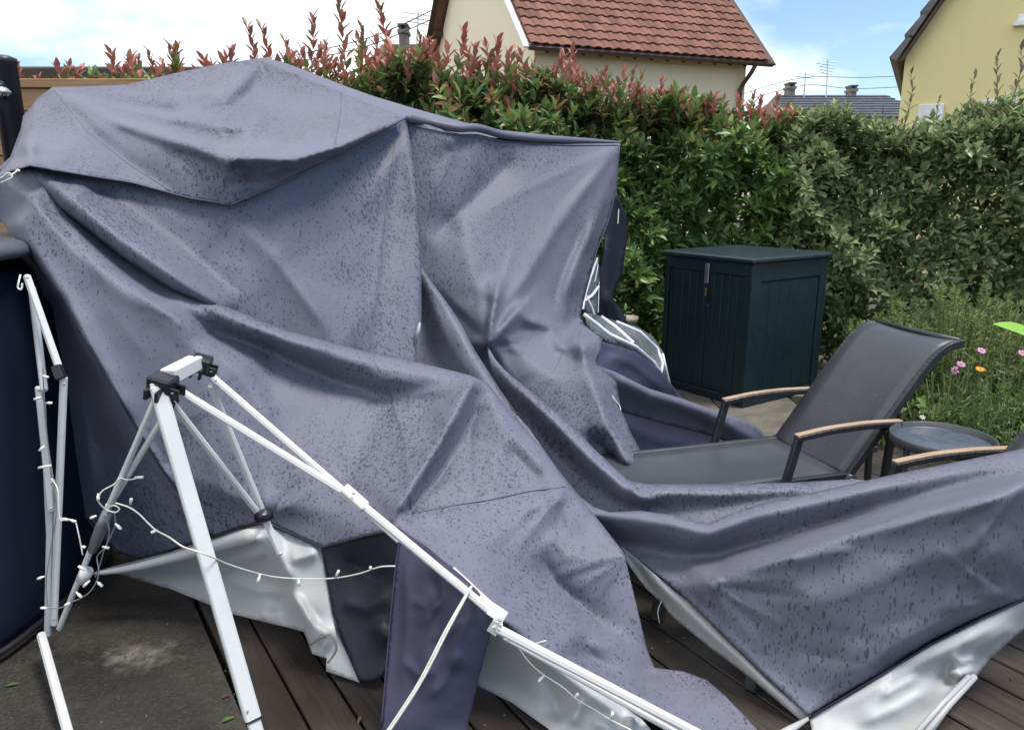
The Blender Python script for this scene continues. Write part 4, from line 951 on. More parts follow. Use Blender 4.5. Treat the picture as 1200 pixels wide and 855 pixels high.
# ---- silver lined undersides
silver1 = Sheet(
    [(118,667,2.92),(200,646,2.86),(280,619,2.68),(310,613,2.64),(345,628,2.62),(378,642,2.57),(384,680,2.55),(391,720,2.52),(396,738,2.50),(404,755,2.49),(423,800,2.44),
     (400,792,2.46),(382,786,2.48),(383,771,2.50),(366,766,2.53),(356,740,2.58),(338,735,2.62),(320,731,2.66),(300,726,2.70),(268,718,2.78),(235,704,2.86),(200,690,2.92),(150,676,2.95)],
    [[(330,652,2.60),(345,690,2.55),(365,735,2.52)], [(120,669,2.88),(200,654,2.80),(290,634,2.66)], [(130,671,2.95),(220,676,2.92),(260,676,2.86)], [(300,680,2.74),(330,700,2.70)]],
    folds=[([(130,668,.4),(200,658,1),(300,630,1)], .05, 12, 12), ([(316,625,.6),(330,652,1),(350,700,1),(372,748,.6)], .04, 10, 10), ([(252,675),(275,658),(318,645)], .025, 8, 8), ([(262,676),(300,690),(345,697)], .025, 8, 10),
           ([(335,655),(355,652),(376,645)], .03, 8, 8), ([(332,668),(360,710),(385,742)], -.03, 8, 8), ([(340,690),(365,725),(395,755)], .03, 7, 7), ([(385,745),(375,770),(384,786)], .02, 6, 6), ([(300,715),(318,722),(330,712)], .02, 8, 8)],
    blur=5, step=4, rough=.0015, seed=51)
silver1.build('silver_lining', [MAT['silver'], MAT['purple_dry']], gz)
MB().tube(spline([P(363,755,2.47), P(375,747,2.46), P(388,744,2.45), P(394,760,2.44), P(384,776,2.44)], 5), .004, 5).build('strap', MAT['tape'], silver1.obj, True)
MB().tube(spline([P(110,672,2.76), P(160,664,2.76), P(230,646,2.72), P(300,626,2.58)], 6), [.004]+[.008+.0013*k for k in range(17)]+[.02], 10).build('rolled_edge', MAT['silver'], silver1.obj, True)
silver1.seam([(378,643),(384,680),(391,720),(396,740),(423,799)], .004, MAT['black_plastic'], .004, 'binding')
inner = Sheet([(376,640,2.565),(430,625,2.48),(470,618,2.42),(469,700,2.42),(464,770,2.40),(445,795,2.40),(430,801,2.42),(420,797,2.43),(402,750,2.48),(390,720,2.51),(384,680,2.54)],
    [[(430,660,2.52),(425,720,2.50),(432,770,2.46)]], folds=[([(390,700),(430,712),(465,690)], .02, 14, 14), ([(440,725),(452,745),(462,735)], .03, 8, 8), ([(400,650),(440,680),(468,670)], -.02, 12, 12)], blur=6, step=5, seed=55)
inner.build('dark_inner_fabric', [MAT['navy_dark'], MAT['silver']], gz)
flap = Sheet([(470,620,2.34),(500,640,2.28),(540,673,2.19),(558,690,2.15),(581,717,2.11),(577,735,2.11),(570,760,2.12),(560,800,2.14),(548,850,2.15),(544,880,2.13),(444,885,2.17),(449,830,2.20),(455,760,2.25),(460,700,2.29),(464,655,2.32)],
    [[(520,680,2.18),(505,760,2.16),(495,850,2.14)], [(480,660,2.28),(475,760,2.24)], [(555,720,2.12),(540,800,2.14)]],
    folds=[([(475,640),(478,720),(470,820)], .012, 10, 10), ([(500,660),(515,700),(510,780)], -.015, 14, 14), ([(525,690),(505,720),(490,735)], .008, 5, 5), ([(545,720),(520,745),(500,750)], .008, 4, 5), ([(540,760),(520,800),(500,820)], .008, 6, 5),
           ([(480,700),(500,712),(520,705)], .006, 4, 4), ([(555,700),(540,740),(530,790)], .012, 10, 12), ([(470,770),(490,790),(515,785)], .007, 4, 4), ([(495,640),(530,672),(570,712)], .02, 8, 8)], blur=6, step=4, rough=.0015, seed=61)
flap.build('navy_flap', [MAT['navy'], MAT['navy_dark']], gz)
flap.seam([(470,622),(464,660),(458,720),(453,780),(447,850)], .003, MAT['navy'])
silver2 = Sheet([(576,728,2.20),(612,752,2.19),(650,774,2.19),(700,806,2.20),(752,842,2.20),(790,885,2.10),(660,885,2.18),(642,853,2.22),(600,823,2.32),(557,802,2.36),(562,770,2.30)],
    [[(620,770,2.24),(690,830,2.22)], [(600,800,2.34),(640,830,2.26)]],
    folds=[([(590,742),(640,775),(700,820),(740,850)], .03, 10, 22), ([(668,850),(680,828),(676,815)], .025, 8, 8), ([(735,862),(738,845),(745,838)], .03, 8, 8), ([(625,775),(650,820),(660,850)], -.03, 14, 16), ([(690,845),(710,850),(720,870)], .02, 8, 8)], blur=6, step=4, rough=.0015, seed=65)
silver2.build('silver_lining', [MAT['silver'], MAT['purple_dry']], gz)
silver3 = Sheet([(948,840,2.262),(1020,797,2.244),(1090,754,2.252),(1150,724,2.272),(1200,702,2.292),(1270,673,2.292),(1270,700,2.33),(1203,735,2.38),(1190,745,2.38),(1160,772,2.36),(1142,796,2.33),(1120,822,2.26),(1092,860,2.18),(1080,888,2.14),(965,888,2.14),(953,862,2.20)],
    [[(965,835,2.24),(1030,805,2.22),(1100,770,2.23),(1170,735,2.27)], [(1000,850,2.20),(1060,840,2.20),(1110,800,2.27)], [(1060,790,2.27),(1120,765,2.30)]],
    folds=[([(965,838),(1040,798),(1100,768),(1190,722)], .012, 6, 10), ([(1110,765),(1125,775),(1150,768)], .03, 10, 8), ([(1105,785),(1125,790),(1148,782)], .035, 8, 6), ([(1115,770),(1110,790),(1120,800)], -.03, 8, 8), ([(1030,805),(1038,812),(1080,790)], .02, 6, 8),
           ([(1000,850),(1050,830),(1100,800)], .02, 14, 14), ([(1130,765),(1160,750),(1195,730)], .02, 8, 8)], blur=5, step=4, rough=.0015, seed=71)
silver3.build('silver_lining', [MAT['silver'], MAT['purple_dry']], gz)
silver3.seam([(948,841),(1020,798),(1090,755),(1150,725),(1200,703)], .004, MAT['navy_dark'], .006, 'binding')
MB().tube([P(1142,792,2.26), P(1112,825,2.2), P(1075,870,2.12)], .010, 8).build('hem_tube', MAT['silver'], silver3.obj, True)
MB().tube([P(1136,792,2.25), P(1103,825,2.19), P(1062,872,2.11)], .008, 8).build('hem_tube', MAT['silver'], silver3.obj, True)
silver4 = Sheet([(728,640,2.80),(757,664,2.735),(790,691,2.65),(806,703,2.60),(875,769,2.41),(951,841,2.265),(940,845,2.28),(875,791,2.44),(830,757,2.55),(787,722,2.68),(775,706,2.72),(758,690,2.76),(744,672,2.80),(733,655,2.82)],
    [[(740,655,2.78),(790,704,2.64),(850,758,2.47),(930,830,2.28)]], folds=[([(735,650,1),(765,690,1),(776,705,.4)], -.02, 5, 6), ([(745,658),(820,728),(900,803),(940,838)], .02, 8, 10)], blur=4, step=3, rough=.004, seed=75)
silver4.build('silver_lining', [MAT['silver'], MAT['purple_dry']], gz)
MB().tube([P(951,839,2.25), P(925,855,2.2), P(905,870,2.16)], [.004, .012, .02], 8).build('rolled_edge', MAT['silver'], silver4.obj, True)
MB().tube(spline([P(775,704,2.70), P(771,716,2.69), P(773,730,2.69)], 5), .002, 5).build('elastic_loop', MAT['cord'], silver4.obj, True)

# ---- rear side panels at the right end
rear = Sheet([(712,262,4.66),(722,225,4.68),(734,250,4.78),(736,272,4.82),(730,318,4.84),(718,348,4.8),(733,372,4.85),(741,394,4.86),(718,392,4.78),(700,378,4.66),(700,320,4.64)],
    [[(720,260,4.72),(716,330,4.74),(722,385,4.8)]], folds=[([(718,350,1),(728,375,1),(736,392,1)], .04, 8, 8), ([(712,270),(710,330),(712,380)], .03, 6, 6)], blur=4, step=4, seed=81)
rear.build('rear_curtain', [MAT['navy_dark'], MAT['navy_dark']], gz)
MB().tube([P(725,245,4.62), P(724,262,4.62)], .004, 5).build('tie_cord', MAT['cord'], rear.obj)
skirt = Sheet([(680,420,3.98),(700,398,4.12),(745,412,4.26),(772,432,4.36),(800,466,4.55),(812,478,4.6),(770,470,4.4),(730,452,4.15),(700,440,3.98)], [[(720,420,4.16),(770,450,4.38)]], folds=[([(705,415),(740,425),(790,465)], .03, 10, 10)], blur=5, step=4, seed=83)
skirt.build('dark_skirt', [MAT['navy'], MAT['silver']], gz)
strip = Sheet([(690,424,3.90),(722,436,4.02),(760,455,4.2),(800,467,4.36),(835,480,4.5),(868,490,4.64),(885,498,4.72),(905,515,4.80),(893,522,4.78),(850,517,4.66),(825,508,4.56),(780,497,4.36),(726,482,4.12),(712,455,4.0)],
    [[(740,452,4.04),(800,478,4.26),(860,498,4.52)], [(740,470,4.12),(800,492,4.38)]], folds=[([(700,432),(760,460),(830,482),(880,500)], .04, 10, 12), ([(760,475),(790,480),(835,500)], -.03, 8, 10), ([(850,492),(860,505),(890,515)], .03, 8, 8)], blur=5, step=4, rough=.0015, seed=85)
strip.build('fallen_side_fabric', [MAT['purple_dry'], MAT['silver']], gz)
low = Sheet([(715,468,4.16),(760,482,4.34),(800,493,4.5),(845,510,4.7),(838,522,4.68),(800,531,4.5),(740,540,4.2),(728,505,4.16)], [[(760,505,4.34),(810,512,4.55)]], blur=5, step=5, seed=87)
low.build('fallen_side_shaded_face', [MAT['navy'], MAT['navy_dark']], gz)  # shaded fabric below the strip; its shade is put in as navy colour

# ---- clear vinyl window with white welded strips
m = NT('clear_vinyl'); m.color((.75, .85, .92)); m.rough(.06); m.b.inputs['Transmission Weight'].default_value = .9; m.b.inputs['IOR'].default_value = 1.3
vco = m.coords(); m.normal(m.bump(m.noise(vco, 16, 4, .6, 1.0), .9, .03)); MAT['vinyl'] = m.m
vin = Sheet([(684,366,4.16),(700,369,4.30),(722,376,4.46),(748,383,4.6),(766,395,4.68),(777,412,4.72),(783,435,4.74),(788,458,4.76),(779,448,4.60),(770,432,4.42),(745,414,4.28),(716,402,4.16),(700,395,4.08),(688,380,4.08)],
    [[(700,382,4.16),(745,397,4.36),(775,425,4.58)]], folds=[([(705,376),(740,390),(770,415)], .03, 8, 8), ([(715,392),(745,404),(768,425)], .03, 6, 6)], blur=4, step=4, rough=.012, seed=91)
vin.build('window_panel', MAT['vinyl'], gz, .004)
vin2 = Sheet([(701,298,4.60),(703,330,4.62),(701,368,4.60),(694,370,4.50),(682,364,4.42),(686,345,4.46),(693,318,4.52)], blur=4, step=4, seed=93)
vin2.build('window_panel', MAT['vinyl'], gz, .004)
MAT['white_strip'] = plain('white_vinyl_strip', (.8, .82, .85), .35)
def ribbon(sh, poly, hw=.006):
    a = sh.pts([(x, y) for x, y in poly], .012, 4); mb = MB()
    for i, p in enumerate(a):
        t = (a[min(i+1, len(a)-1)]-a[max(i-1, 0)]).normalized(); v = (p-Vector((0, 0, CAM_H))).normalized(); s_ = t.cross(v).normalized()*hw
        mb.v += [tuple(p-s_), tuple(p+s_), tuple(p-s_+v*.003), tuple(p+s_+v*.003)]
    for i in range(len(a)-1):
        b = i*4; mb.f += [(b, b+1, b+5, b+4), (b+2, b+6, b+7, b+3), (b, b+4, b+6, b+2), (b+1, b+3, b+7, b+5)]
    mb.build('white_strip', MAT['white_strip'], sh.obj, True)
for poly, hw in (([(684,368),(700,380),(715,392),(745,406),(766,424),(772,434)], .017), ([(704,371),(722,384),(742,402)], .020), ([(722,377),(750,389),(770,408),(776,425),(774,440)], .018), ([(776,414),(781,436),(786,456),(779,450)], .016)): ribbon(vin, poly, hw*.6)
for poly, hw in (([(700,302),(692,325),(685,348),(683,362)], .010), ([(702,335),(694,346),(685,352)], .012), ([(686,345),(694,362),(696,369)], .013), ([(701,310),(697,330)], .005), ([(702,330),(701,366)], .004)): ribbon(vin2, poly, hw*.65)

# ---- white frame: leg, brackets and scissor bars
WM = MAT['white_metal']; BP = MAT['black_plastic']
ltop, lbot = P(184, 452, 2.13), P(311, 893, 2.125)
lcol = ltop.lerp(lbot, .885)
leg = MB().beam(ltop, lcol, .044, .044, (.55, -.83, .1), .005).build('leg', WM, gz)
MB().beam(lcol+(lbot-lcol).normalized()*.001, lbot, .036, .036, (.55, -.83, .1), .004).build('inner_tube', WM, leg)
MB().beam(lcol-(lbot-ltop).normalized()*.004, lcol, .0445, .0445, (.55, -.83, .1), .005).build('leg_collar', BP, leg)
MB().beam(ltop-(lbot-ltop).normalized()*.012, ltop+(lbot-ltop).normalized()*.006, .038, .038, (.55, -.83, .1), .006).build('leg_cap', WM, leg)
q = ltop.lerp(lbot, .855); MB().lathe([(0, .004), (.003, .003), (.003, 0)], q+Vector((.004, -.026, .008)), 8).build('button', MAT['steel'], leg)
def bracket(name, c, sx, sy, sz, tilt):
    """chunky black corner joint with cheek plates"""
    Mx = Matrix.Translation(c) @ Matrix.Rotation(tilt[2], 4, 'Z') @ Matrix.Rotation(tilt[1], 4, 'Y') @ Matrix.Rotation(tilt[0], 4, 'X')
    mb = MB(); mb.box((-sx/2, -sy/2, -sz/2), (sx/2, sy/2, sz/2), Mx, .006)
    mb.box((sx*.3, -sy*.42, -sz*.55), (sx*.85, -sy*.30, sz*.1), Mx, .002); mb.box((sx*.3, sy*.16, -sz*.55), (sx*.85, sy*.28, sz*.1), Mx, .002)
    mb.box((-sx*.35, -sy*.95, -sz*.7), (-sx*.2, -sy*.4, -sz*.05), Mx, .002); mb.box((.1*sx, -sy*.95, -sz*.7), (.25*sx, -sy*.4, -sz*.05), Mx, .002)
    o = mb.build(name, BP, gz)
    b = MB()
    for y in (-.43, .29): b.lathe([(0, .003), (.004, .002), (.005, 0)], Mx @ Vector((sx*.62, sy*y, -sz*.15)), 8)
    b.build('bolt', MAT['steel'], o); return o
bracket('corner_bracket', P(191, 449, 2.14), .072, .06, .05, (.15, .25, -.1)); bracket('corner_bracket', P(236, 426, 2.30), .058, .05, .05, (.15, .35, .2))
bracket('corner_bracket', P(199, 466, 2.19), .03, .04, .04, (.2, .5, 0))
MB().beam(P(197, 441, 2.15), P(230, 424, 2.29), .05, .042, (0, 0, 1), .004).build('top_tube', WM, gz)
def bar(a, b, r=.0115, name='scissor_bar'):
    a, b = P(*a), P(*b); o = MB().beam(a, b, r*2, r*1.7, (0, -.4, 1), r*.55).build(name, WM, gz, False); mb = MB(); cp_ = Vector((0, 0, CAM_H))
    for t_ in (.03, .97):
        q = a.lerp(b, t_); n_ = (cp_-q).normalized(); MB().tube([q+n_*r*.8, q+n_*r*1.02, q+n_*r*1.10], [.0045, .0045, .002], 8).build('rivet', MAT['steel'], o)
    return o
bar((208, 456, 2.17), (422, 588, 2.19)); bar((247, 440, 2.31), (470, 634, 2.26)); bar((404, 574, 2.19), (582, 722, 2.10)); bar((415, 585, 2.21), (575, 716, 2.135))
sl_ = MB().beam(P(402, 572, 2.182), P(428, 595, 2.178), .034, .028, (0, -.4, 1), .004).build('sleeve', WM, gz); MB().lathe([(0, .004), (.005, .003), (.006, 0)], P(414, 579, 2.155), 8).build('bolt', MAT['steel'], sl_)
bar((200, 470, 2.19), (305, 604, 2.50), .0105); bar((246, 450, 2.31), (308, 600, 2.50), .0105); bar((310, 606, 2.5), (329, 650, 2.52), .011)
jt = MB().tube([P(304, 606, 2.49), P(315, 602, 2.47)], .022, 12).build('pivot_joint', BP, gz, True); MB().lathe([(0, .004), (.007, .002), (.008, 0)], P(310, 602, 2.45), 8).build('bolt', MAT['steel'], jt)
hb = MB(); hb.beam(P(574, 712, 2.09), P(592, 724, 2.08), .036, .008, (0, -.8, .5), .001); hb.beam(P(576, 741, 2.09), P(584, 728, 2.075), .03, .01, (0, -.8, .5), .001); ho = hb.build('hinge_plate', WM, gz)
for c in ((586, 727), (580, 736)): MB().lathe([(0, .004), (.005, .003), (.0055, 0)], P(*c, 2.065), 8).build('bolt', MAT['steel'], ho)
bar((577, 733, 2.08), (826, 863, 2.14), .0135); bar((590, 745, 2.12), (800, 862, 2.17), .009)
MB().beam(P(528, 668, 2.20), P(586, 722, 2.08), .03, .006, (0, -.6, .8), .001).build('white_edge_strip', WM, gz)
# bars behind the leg, taped together
bar((189, 452, 2.20), (128, 592, 2.36), .010); bar((203, 470, 2.22), (126, 596, 2.385), .010); bar((128, 590, 2.38), (69, 737, 2.60), .0105)
tp_ = MB().tube([P(126, 600, 2.37), P(120, 615, 2.39), P(113, 632, 2.42), P(108, 645, 2.44)], [.016, .019, .018, .014], 10).build('duct_tape', MAT['tape'], gz, True)
MB().tube([P(102, 668, 2.46), P(97, 680, 2.48)], .02, 10).build('end_cap', WM, gz, True)
# crumpled bars at the far left
bar((31, 322, 2.50), (71, 436, 2.46), .0115); bar((37, 335, 2.54), (52, 459, 2.50), .0115); bar((45, 452, 2.50), (60, 600, 2.56), .0115); bar((75, 440, 2.46), (63, 733, 2.64), .0125); bar((60, 560, 2.55), (56, 745, 2.66), .0125); bar((50, 470, 2.52), (58, 640, 2.6), .009)
jp = MB().beam(P(66, 428, 2.45), P(72, 444, 2.45), .03, .026, (0, -1, .3)).build('pivot_joint', BP, gz)
bar((48, 742, 2.56), (86, 880, 2.12), .0135)
# ---- guy line with hook at the left corner
hk = MB().tube(spline([P(-12,212,2.52), P(2,208,2.53), P(8,203,2.53), P(13,204,2.53), P(14,208,2.53), P(8,211,2.53), P(1,214,2.53)], 6), .0022, 6)
hk.tube(spline([P(12,206,2.53), P(18,202,2.54), P(21,199,2.55), P(23,201,2.55)], 5), .003, 6)
tag(hk.build('cord_hook', MAT['cord'], None, True), 'short white cord and metal hook holding the left canopy corner', 'cord')
rp = MB().tube(spline([P(553,686,2.10), P(525,738,2.07), P(490,805,2.05), P(440,880,2.05)], 6), .0035, 6); rp.tube(spline([P(551,688,2.105), P(522,738,2.075), P(487,805,2.055), P(437,880,2.055)], 6), .0032, 6)
tag(rp.build('rope', MAT['cord'], None, True), 'white double guy rope hanging across the navy flap', 'rope')
r2 = MB().tube(spline([P(686,428,3.72), P(700,446,3.72), P(714,462,3.72), P(725,474,3.74), P(727,482,3.74), P(725,492,3.75)], 5), .0035, 6); r2.tube(spline([P(688,432,3.72), P(706,450,3.72), P(721,468,3.73)], 5), .003, 6)
tag(r2.build('rope', MAT['cord'], None, True), 'thin cream guy rope trailing beside the fallen purple side fabric', 'rope')

# ---- fairy lights
fl = empty('fairy_lights', P(108, 640, 2.5), 'white fairy light string tangled round the taped frame bars', 'string lights')
MAT['lamp_white'] = plain('white_lamp_plastic', (.85, .84, .76), .3)
def wire(pts, r=.0022, mat='cord'): MB().tube(spline([P(*p) for p in pts], 6), r, 6).build('wire', MAT[mat], fl, True)
def bulb(p, e):
    a, b = P(*p), P(*e); MB().tube([a, a.lerp(b, .35), a.lerp(b, .4), b], [.003, .0035, .005, .0045], 7).build('bulb', MAT['lamp_white'], fl, True)
wire([(166,559,2.32),(150,562,2.31),(140,560,2.3),(134,567,2.3),(120,575,2.3),(115,584,2.3),(117,590,2.31),(124,597,2.33)])
wire([(124,597,2.32),(135,600,2.3),(140,596,2.3),(134,592,2.31),(128,594,2.32),(126,600,2.33)])
wire([(135,589,2.3),(151,594,2.28),(163,602,2.26),(173,612,2.25),(183,621,2.22),(198,629,2.16),(214,640,2.1),(232,646,2.06),(250,653,2.1),(268,661,2.2),(300,671,2.3),(325,676,2.36),(360,678,2.38),(392,677,2.37),(420,672,2.33),(445,664,2.28),(463,663,2.26)], .0024)
wire([(122,602,2.34),(128,620,2.36),(124,640,2.38),(114,652,2.4),(116,672,2.4),(108,690,2.42),(96,700,2.44),(84,705,2.46),(70,712,2.5),(54,711,2.5)], .0024, 'wire_grey')
wire([(134,600,2.32),(135,615,2.34),(128,632,2.36),(122,645,2.38),(117,662,2.4),(112,676,2.42)], .0022, 'wire_grey')
wire([(60,560,2.5),(68,575,2.48),(70,607,2.48),(80,608,2.48),(88,611,2.48),(92,625,2.48),(95,640,2.49),(97,650,2.49)], .0022)
wire([(50,430,2.46),(52,470,2.47),(56,520,2.49),(62,560,2.5),(66,600,2.52),(60,640,2.54),(54,680,2.54),(56,712,2.54)], .0022, 'wire_grey')
wire([(640,750,2.12),(612,757,2.14),(602,750,2.15)], .002)
wire([(604,753,2.15),(620,775,2.14),(637,790,2.14),(660,805,2.14),(675,818,2.14),(700,833,2.14),(716,843,2.13),(740,855,2.12)], .0022)
for a, b in (((153,591,2.28),(154,584,2.27)),((184,621,2.22),(177,624,2.21)),((158,559,2.31),(168,559,2.31)),((115,578,2.3),(115,586,2.3)),((135,613,2.33),(142,620,2.33)),((113,604,2.33),(106,607,2.33)),((120,640,2.37),(128,642,2.37)),
             ((100,668,2.4),(92,663,2.4)),((105,680,2.41),(98,687,2.41)),((113,680,2.41),(120,687,2.41)),((89,693,2.43),(96,700,2.43)),((82,706,2.45),(76,709,2.45)),((56,712,2.5),(48,712,2.5)),((52,675,2.52),(44,678,2.52)),
             ((60,545,2.48),(45,548,2.48)),((52,522,2.47),(46,528,2.47)),((72,607,2.47),(80,609,2.47)),((82,609,2.47),(89,611,2.47)),((95,640,2.48),(100,641,2.48)),((54,472,2.46),(61,472,2.46)),((48,440,2.45),(57,442,2.45)),((48,465,2.45),(40,468,2.45)),
             ((305,672,2.31),(302,682,2.3)),((393,677,2.36),(397,668,2.35)),((435,668,2.29),(434,664,2.28)),((350,678,2.37),(350,686,2.37)),((638,791,2.13),(631,798,2.12)),((716,842,2.12),(718,834,2.11)),((674,816,2.13),(678,812,2.13))): bulb(a, b)

# ================================================================== GARDEN FURNITURE AND PLANTS
BM = MAT['black_metal']
m = NT('grey_textilene'); co = m.coords(); w1 = m.noise(m.coords((420, 420, 60)), 1, 2); w2 = m.noise(co, 7, 5)
sp = m.n('ShaderNodeTexVoronoi'); sp.inputs['Scale'].default_value = 65; m.l(co, sp.inputs['Vector'])
sc_ = m.n('ShaderNodeSeparateColor'); m.l(sp.outputs['Color'], sc_.inputs[0])
dots = m.math('MULTIPLY', m.rng(sp.outputs['Distance'], .12, .18, 1, 0), m.rng(sc_.outputs[0], .80, .86))
base = m.mix(m.rng(w1, .3, .7), (.030, .033, .040), (.056, .061, .071)); base = m.mix(m.rng(w2, .35, .7, 0, .25), base, (.085, .09, .10))
m.color(m.mix(m.math('MULTIPLY', dots, .45), base, (.32, .31, .32))); m.rough(.42); m.normal(m.bump(w1, .25, .001)); MAT['textilene'] = m.m
m = NT('teak'); co = m.coords((6, 6, 6)); gr = m.noise(m.coords((4, 50, 50)), 1, 6); m.color(m.mix(m.rng(gr, .3, .7), (.30, .20, .13), (.44, .32, .22))); m.rough(.6); MAT['teak'] = m.m
def lounger(mid, Ld, label, foot=1.25, wid=.25, arm_slack=0):
    Ld = Vector((*Ld, 0)).normalized(); Wd = Vector((-Ld.y, Ld.x, 0)); mid = Vector((*mid, 0))
    t = empty('sun_lounger', mid, label, 'sun lounger')
    def Q(l, w_, z): return mid+Ld*l+Wd*w_+Vector((0, 0, z))
    # seat: sagging fabric between two rails
    N = 18; K = 8; v = []; f = []
    for i in range(N+1):
        for k in range(K+1):
            s = -1+2*k/K; l = -foot+foot*i/N; v.append(Q(l, s*(wid-.012), .366-.022*(1-s*s)*math.sin(math.pi*i/N)**.3))
    for i in range(N):
        for k in range(K): a = i*(K+1)+k; f.append((a, a+1, a+K+2, a+K+1))
    o = mesh('seat', v, f, MAT['textilene'], t, True); o.modifiers.new('thick', 'SOLIDIFY').thickness = .004
    for s in (-1, 1):
        MB().beam(Q(-foot-.01, s*wid, .35), Q(.02, s*wid, .35), .028, .046).build('side_rail', BM, t)
    MB().beam(Q(-foot, -wid, .35), Q(-foot, wid, .35), .03, .04).build('end_rail', BM, t)
    MB().beam(Q(.015, -wid+.015, .348), Q(.015, wid-.015, .348), .03, .03).build('cross_rail', BM, t)
    # backrest: curved profile, headrest rolls over
    prof = [Vector((a, b, 0)) for a, b in ((.015, .004), (.12, .145), (.24, .305), (.34, .435), (.41, .515), (.475, .56), (.55, .575))]
    pr = spline(prof, 5); v = []; f = []
    for i, p in enumerate(pr):
        for k in range(K+1):
            s = -1+2*k/K; v.append(Q(p.x+.022*(1-s*s)*math.sin(math.pi*min(i/len(pr)*1.1, 1)), s*(wid-.006), .355+p.y-.012*(1-s*s)))
    for i in range(len(pr)-1):
        for k in range(K): a = i*(K+1)+k; f.append((a, a+1, a+K+2, a+K+1))
    b = mesh('backrest', v, f, MAT['textilene'], t, True); b.modifiers.new('thick', 'SOLIDIFY').thickness = .004
    for s in (-1, 1):
        mb = MB(); pts = [Q(p.x+.012, s*(wid+.004), .345+p.y) for p in pr]
        for i in range(len(pts)-1): mb.beam(pts[i], pts[i+1]+(pts[i+1]-pts[i]).normalized()*.004, .024, .036, Wd.cross(pts[i+1]-pts[i]))
        mb.build('back_frame', BM, b)
    e = pr[-1]; MB().tube([Q(e.x, -wid, .352+e.y), Q(e.x, wid, .352+e.y)], .015, 10).build('head_rail', BM, b, True)
    MB().beam(Q(.30, -wid+.02, .60), Q(.30, wid-.02, .60), .02, .03).build('back_brace', BM, b)
    # lower frame that carries on behind the hinge
    for s in (-1, 1):
        MB().beam(Q(-.1, s*(wid-.03), .27), Q(.62, s*(wid-.03), .255), .022, .03).build('lower_rail', BM, t)
        for l in (-foot+.12, -.33):
            g0 = Q(l, s*wid, 0)
            if arm_slack and l < -.4:
                g0 = Vector(arm_slack[0 if s > 0 else 1]); g1 = g0+Vector((.03, .04, .20))
                MB().beam(g0, g1, .045, .045).build('leg', BM, t); MB().beam(g1, Q(-foot+.1, s*(wid-.02), .30), .03, .03).build('foot_rail', BM, t)
            else: MB().beam(g0, Q(l+.03, s*wid, .33), .034, .034).build('leg', BM, t)
        MB().beam(Q(.60, s*(wid-.02), 0), Q(.58, s*(wid-.02), .27), .03, .03).build('leg', BM, t)
        hg = MB().tube([Q(.03, s*(wid-.02), .345), Q(.03, s*(wid+.03), .345)], .026, 12).build('hinge', BM, t, True)
        MB().tube([Q(.03, s*(wid+.03), .345), Q(.03, s*(wid+.034), .345)], .009, 8).build('hinge_bolt', MAT['steel'], hg)
        # arm: front post, arched top with teak strip, rear post
        w_ = s*(wid+.03)
        MB().beam(Q(-.325, w_, .30), Q(-.262, w_, .57), .026, .036, Ld).build('arm_post', BM, t)
        MB().beam(Q(.20, w_, .27), Q(.215, w_, .575), .026, .032, Ld).build('arm_post', BM, t)
        ap = spline([Q(-.278, w_, .566), Q(-.12, w_, .584), (Q(.06, w_, .590)), Q(.25, w_, .584)], 5); mb = MB(); tk = MB()
        for i in range(len(ap)-1):
            ext = (ap[i+1]-ap[i]).normalized()*.003; mb.beam(ap[i], ap[i+1]+ext, .034, .024, Vector((0, 0, 1)))
            up = Vector((0, 0, .0155)); tk.beam(ap[i]+up, ap[i+1]+up+ext, .030, .008, Vector((0, 0, 1)), .002)
        ar = mb.build('armrest', BM, t); tk.build('teak_strip', MAT['teak'], ar)
    return t
lounger((1.377, 3.305), (.96, .28), 'black framed sun lounger with raised grey mesh backrest and wooden armrests, fully in view', 1.0)
lounger((1.765, 2.484), (.98, .2), 'sun lounger mostly hidden under the purple fabric, one wooden armrest showing', .85, .2, (G(770, 727), G(880, 808)))

# ---- round side table
tcx = P(1104, 517, 3.08); zt = tcx.z
tb = empty('side_table', (tcx.x, tcx.y, 0), 'round dark grey metal tray side table between the two loungers', 'side table')
MT = plain('anthracite_metal', (.055, .062, .068), .42, 0, .15, 14)
MB().lathe([(0, 0), (.182, 0), (.188, .004), (.190, .024), (.195, .026), (.199, .022), (.198, -.010), (.191, -.014), (0, -.014)], (tcx.x, tcx.y, zt), 48).build('tray', MT, tb, True)
MB().lathe([(0, .0015), (.178, .0015), (.181, .0005)], (tcx.x, tcx.y, zt), 48).build('tray_top', plain('rain_wet_top', (.075, .095, .125), .28, 0, .2, 25), tb, True)
for k in range(4):
    a = .2+k*math.pi/2; x, y = tcx.x+.18*math.cos(a), tcx.y+.18*math.sin(a)
    MB().tube([(x, y, 0), (x, y, zt-.01)], .009, 8).build('leg', MT, tb, True)
ring = [(tcx.x+.18*math.cos(a), tcx.y+.18*math.sin(a), .03) for a in np.linspace(0, 2*math.pi, 29)]
MB().tube(ring, .008, 6, False).build('foot_ring', MT, tb, True)

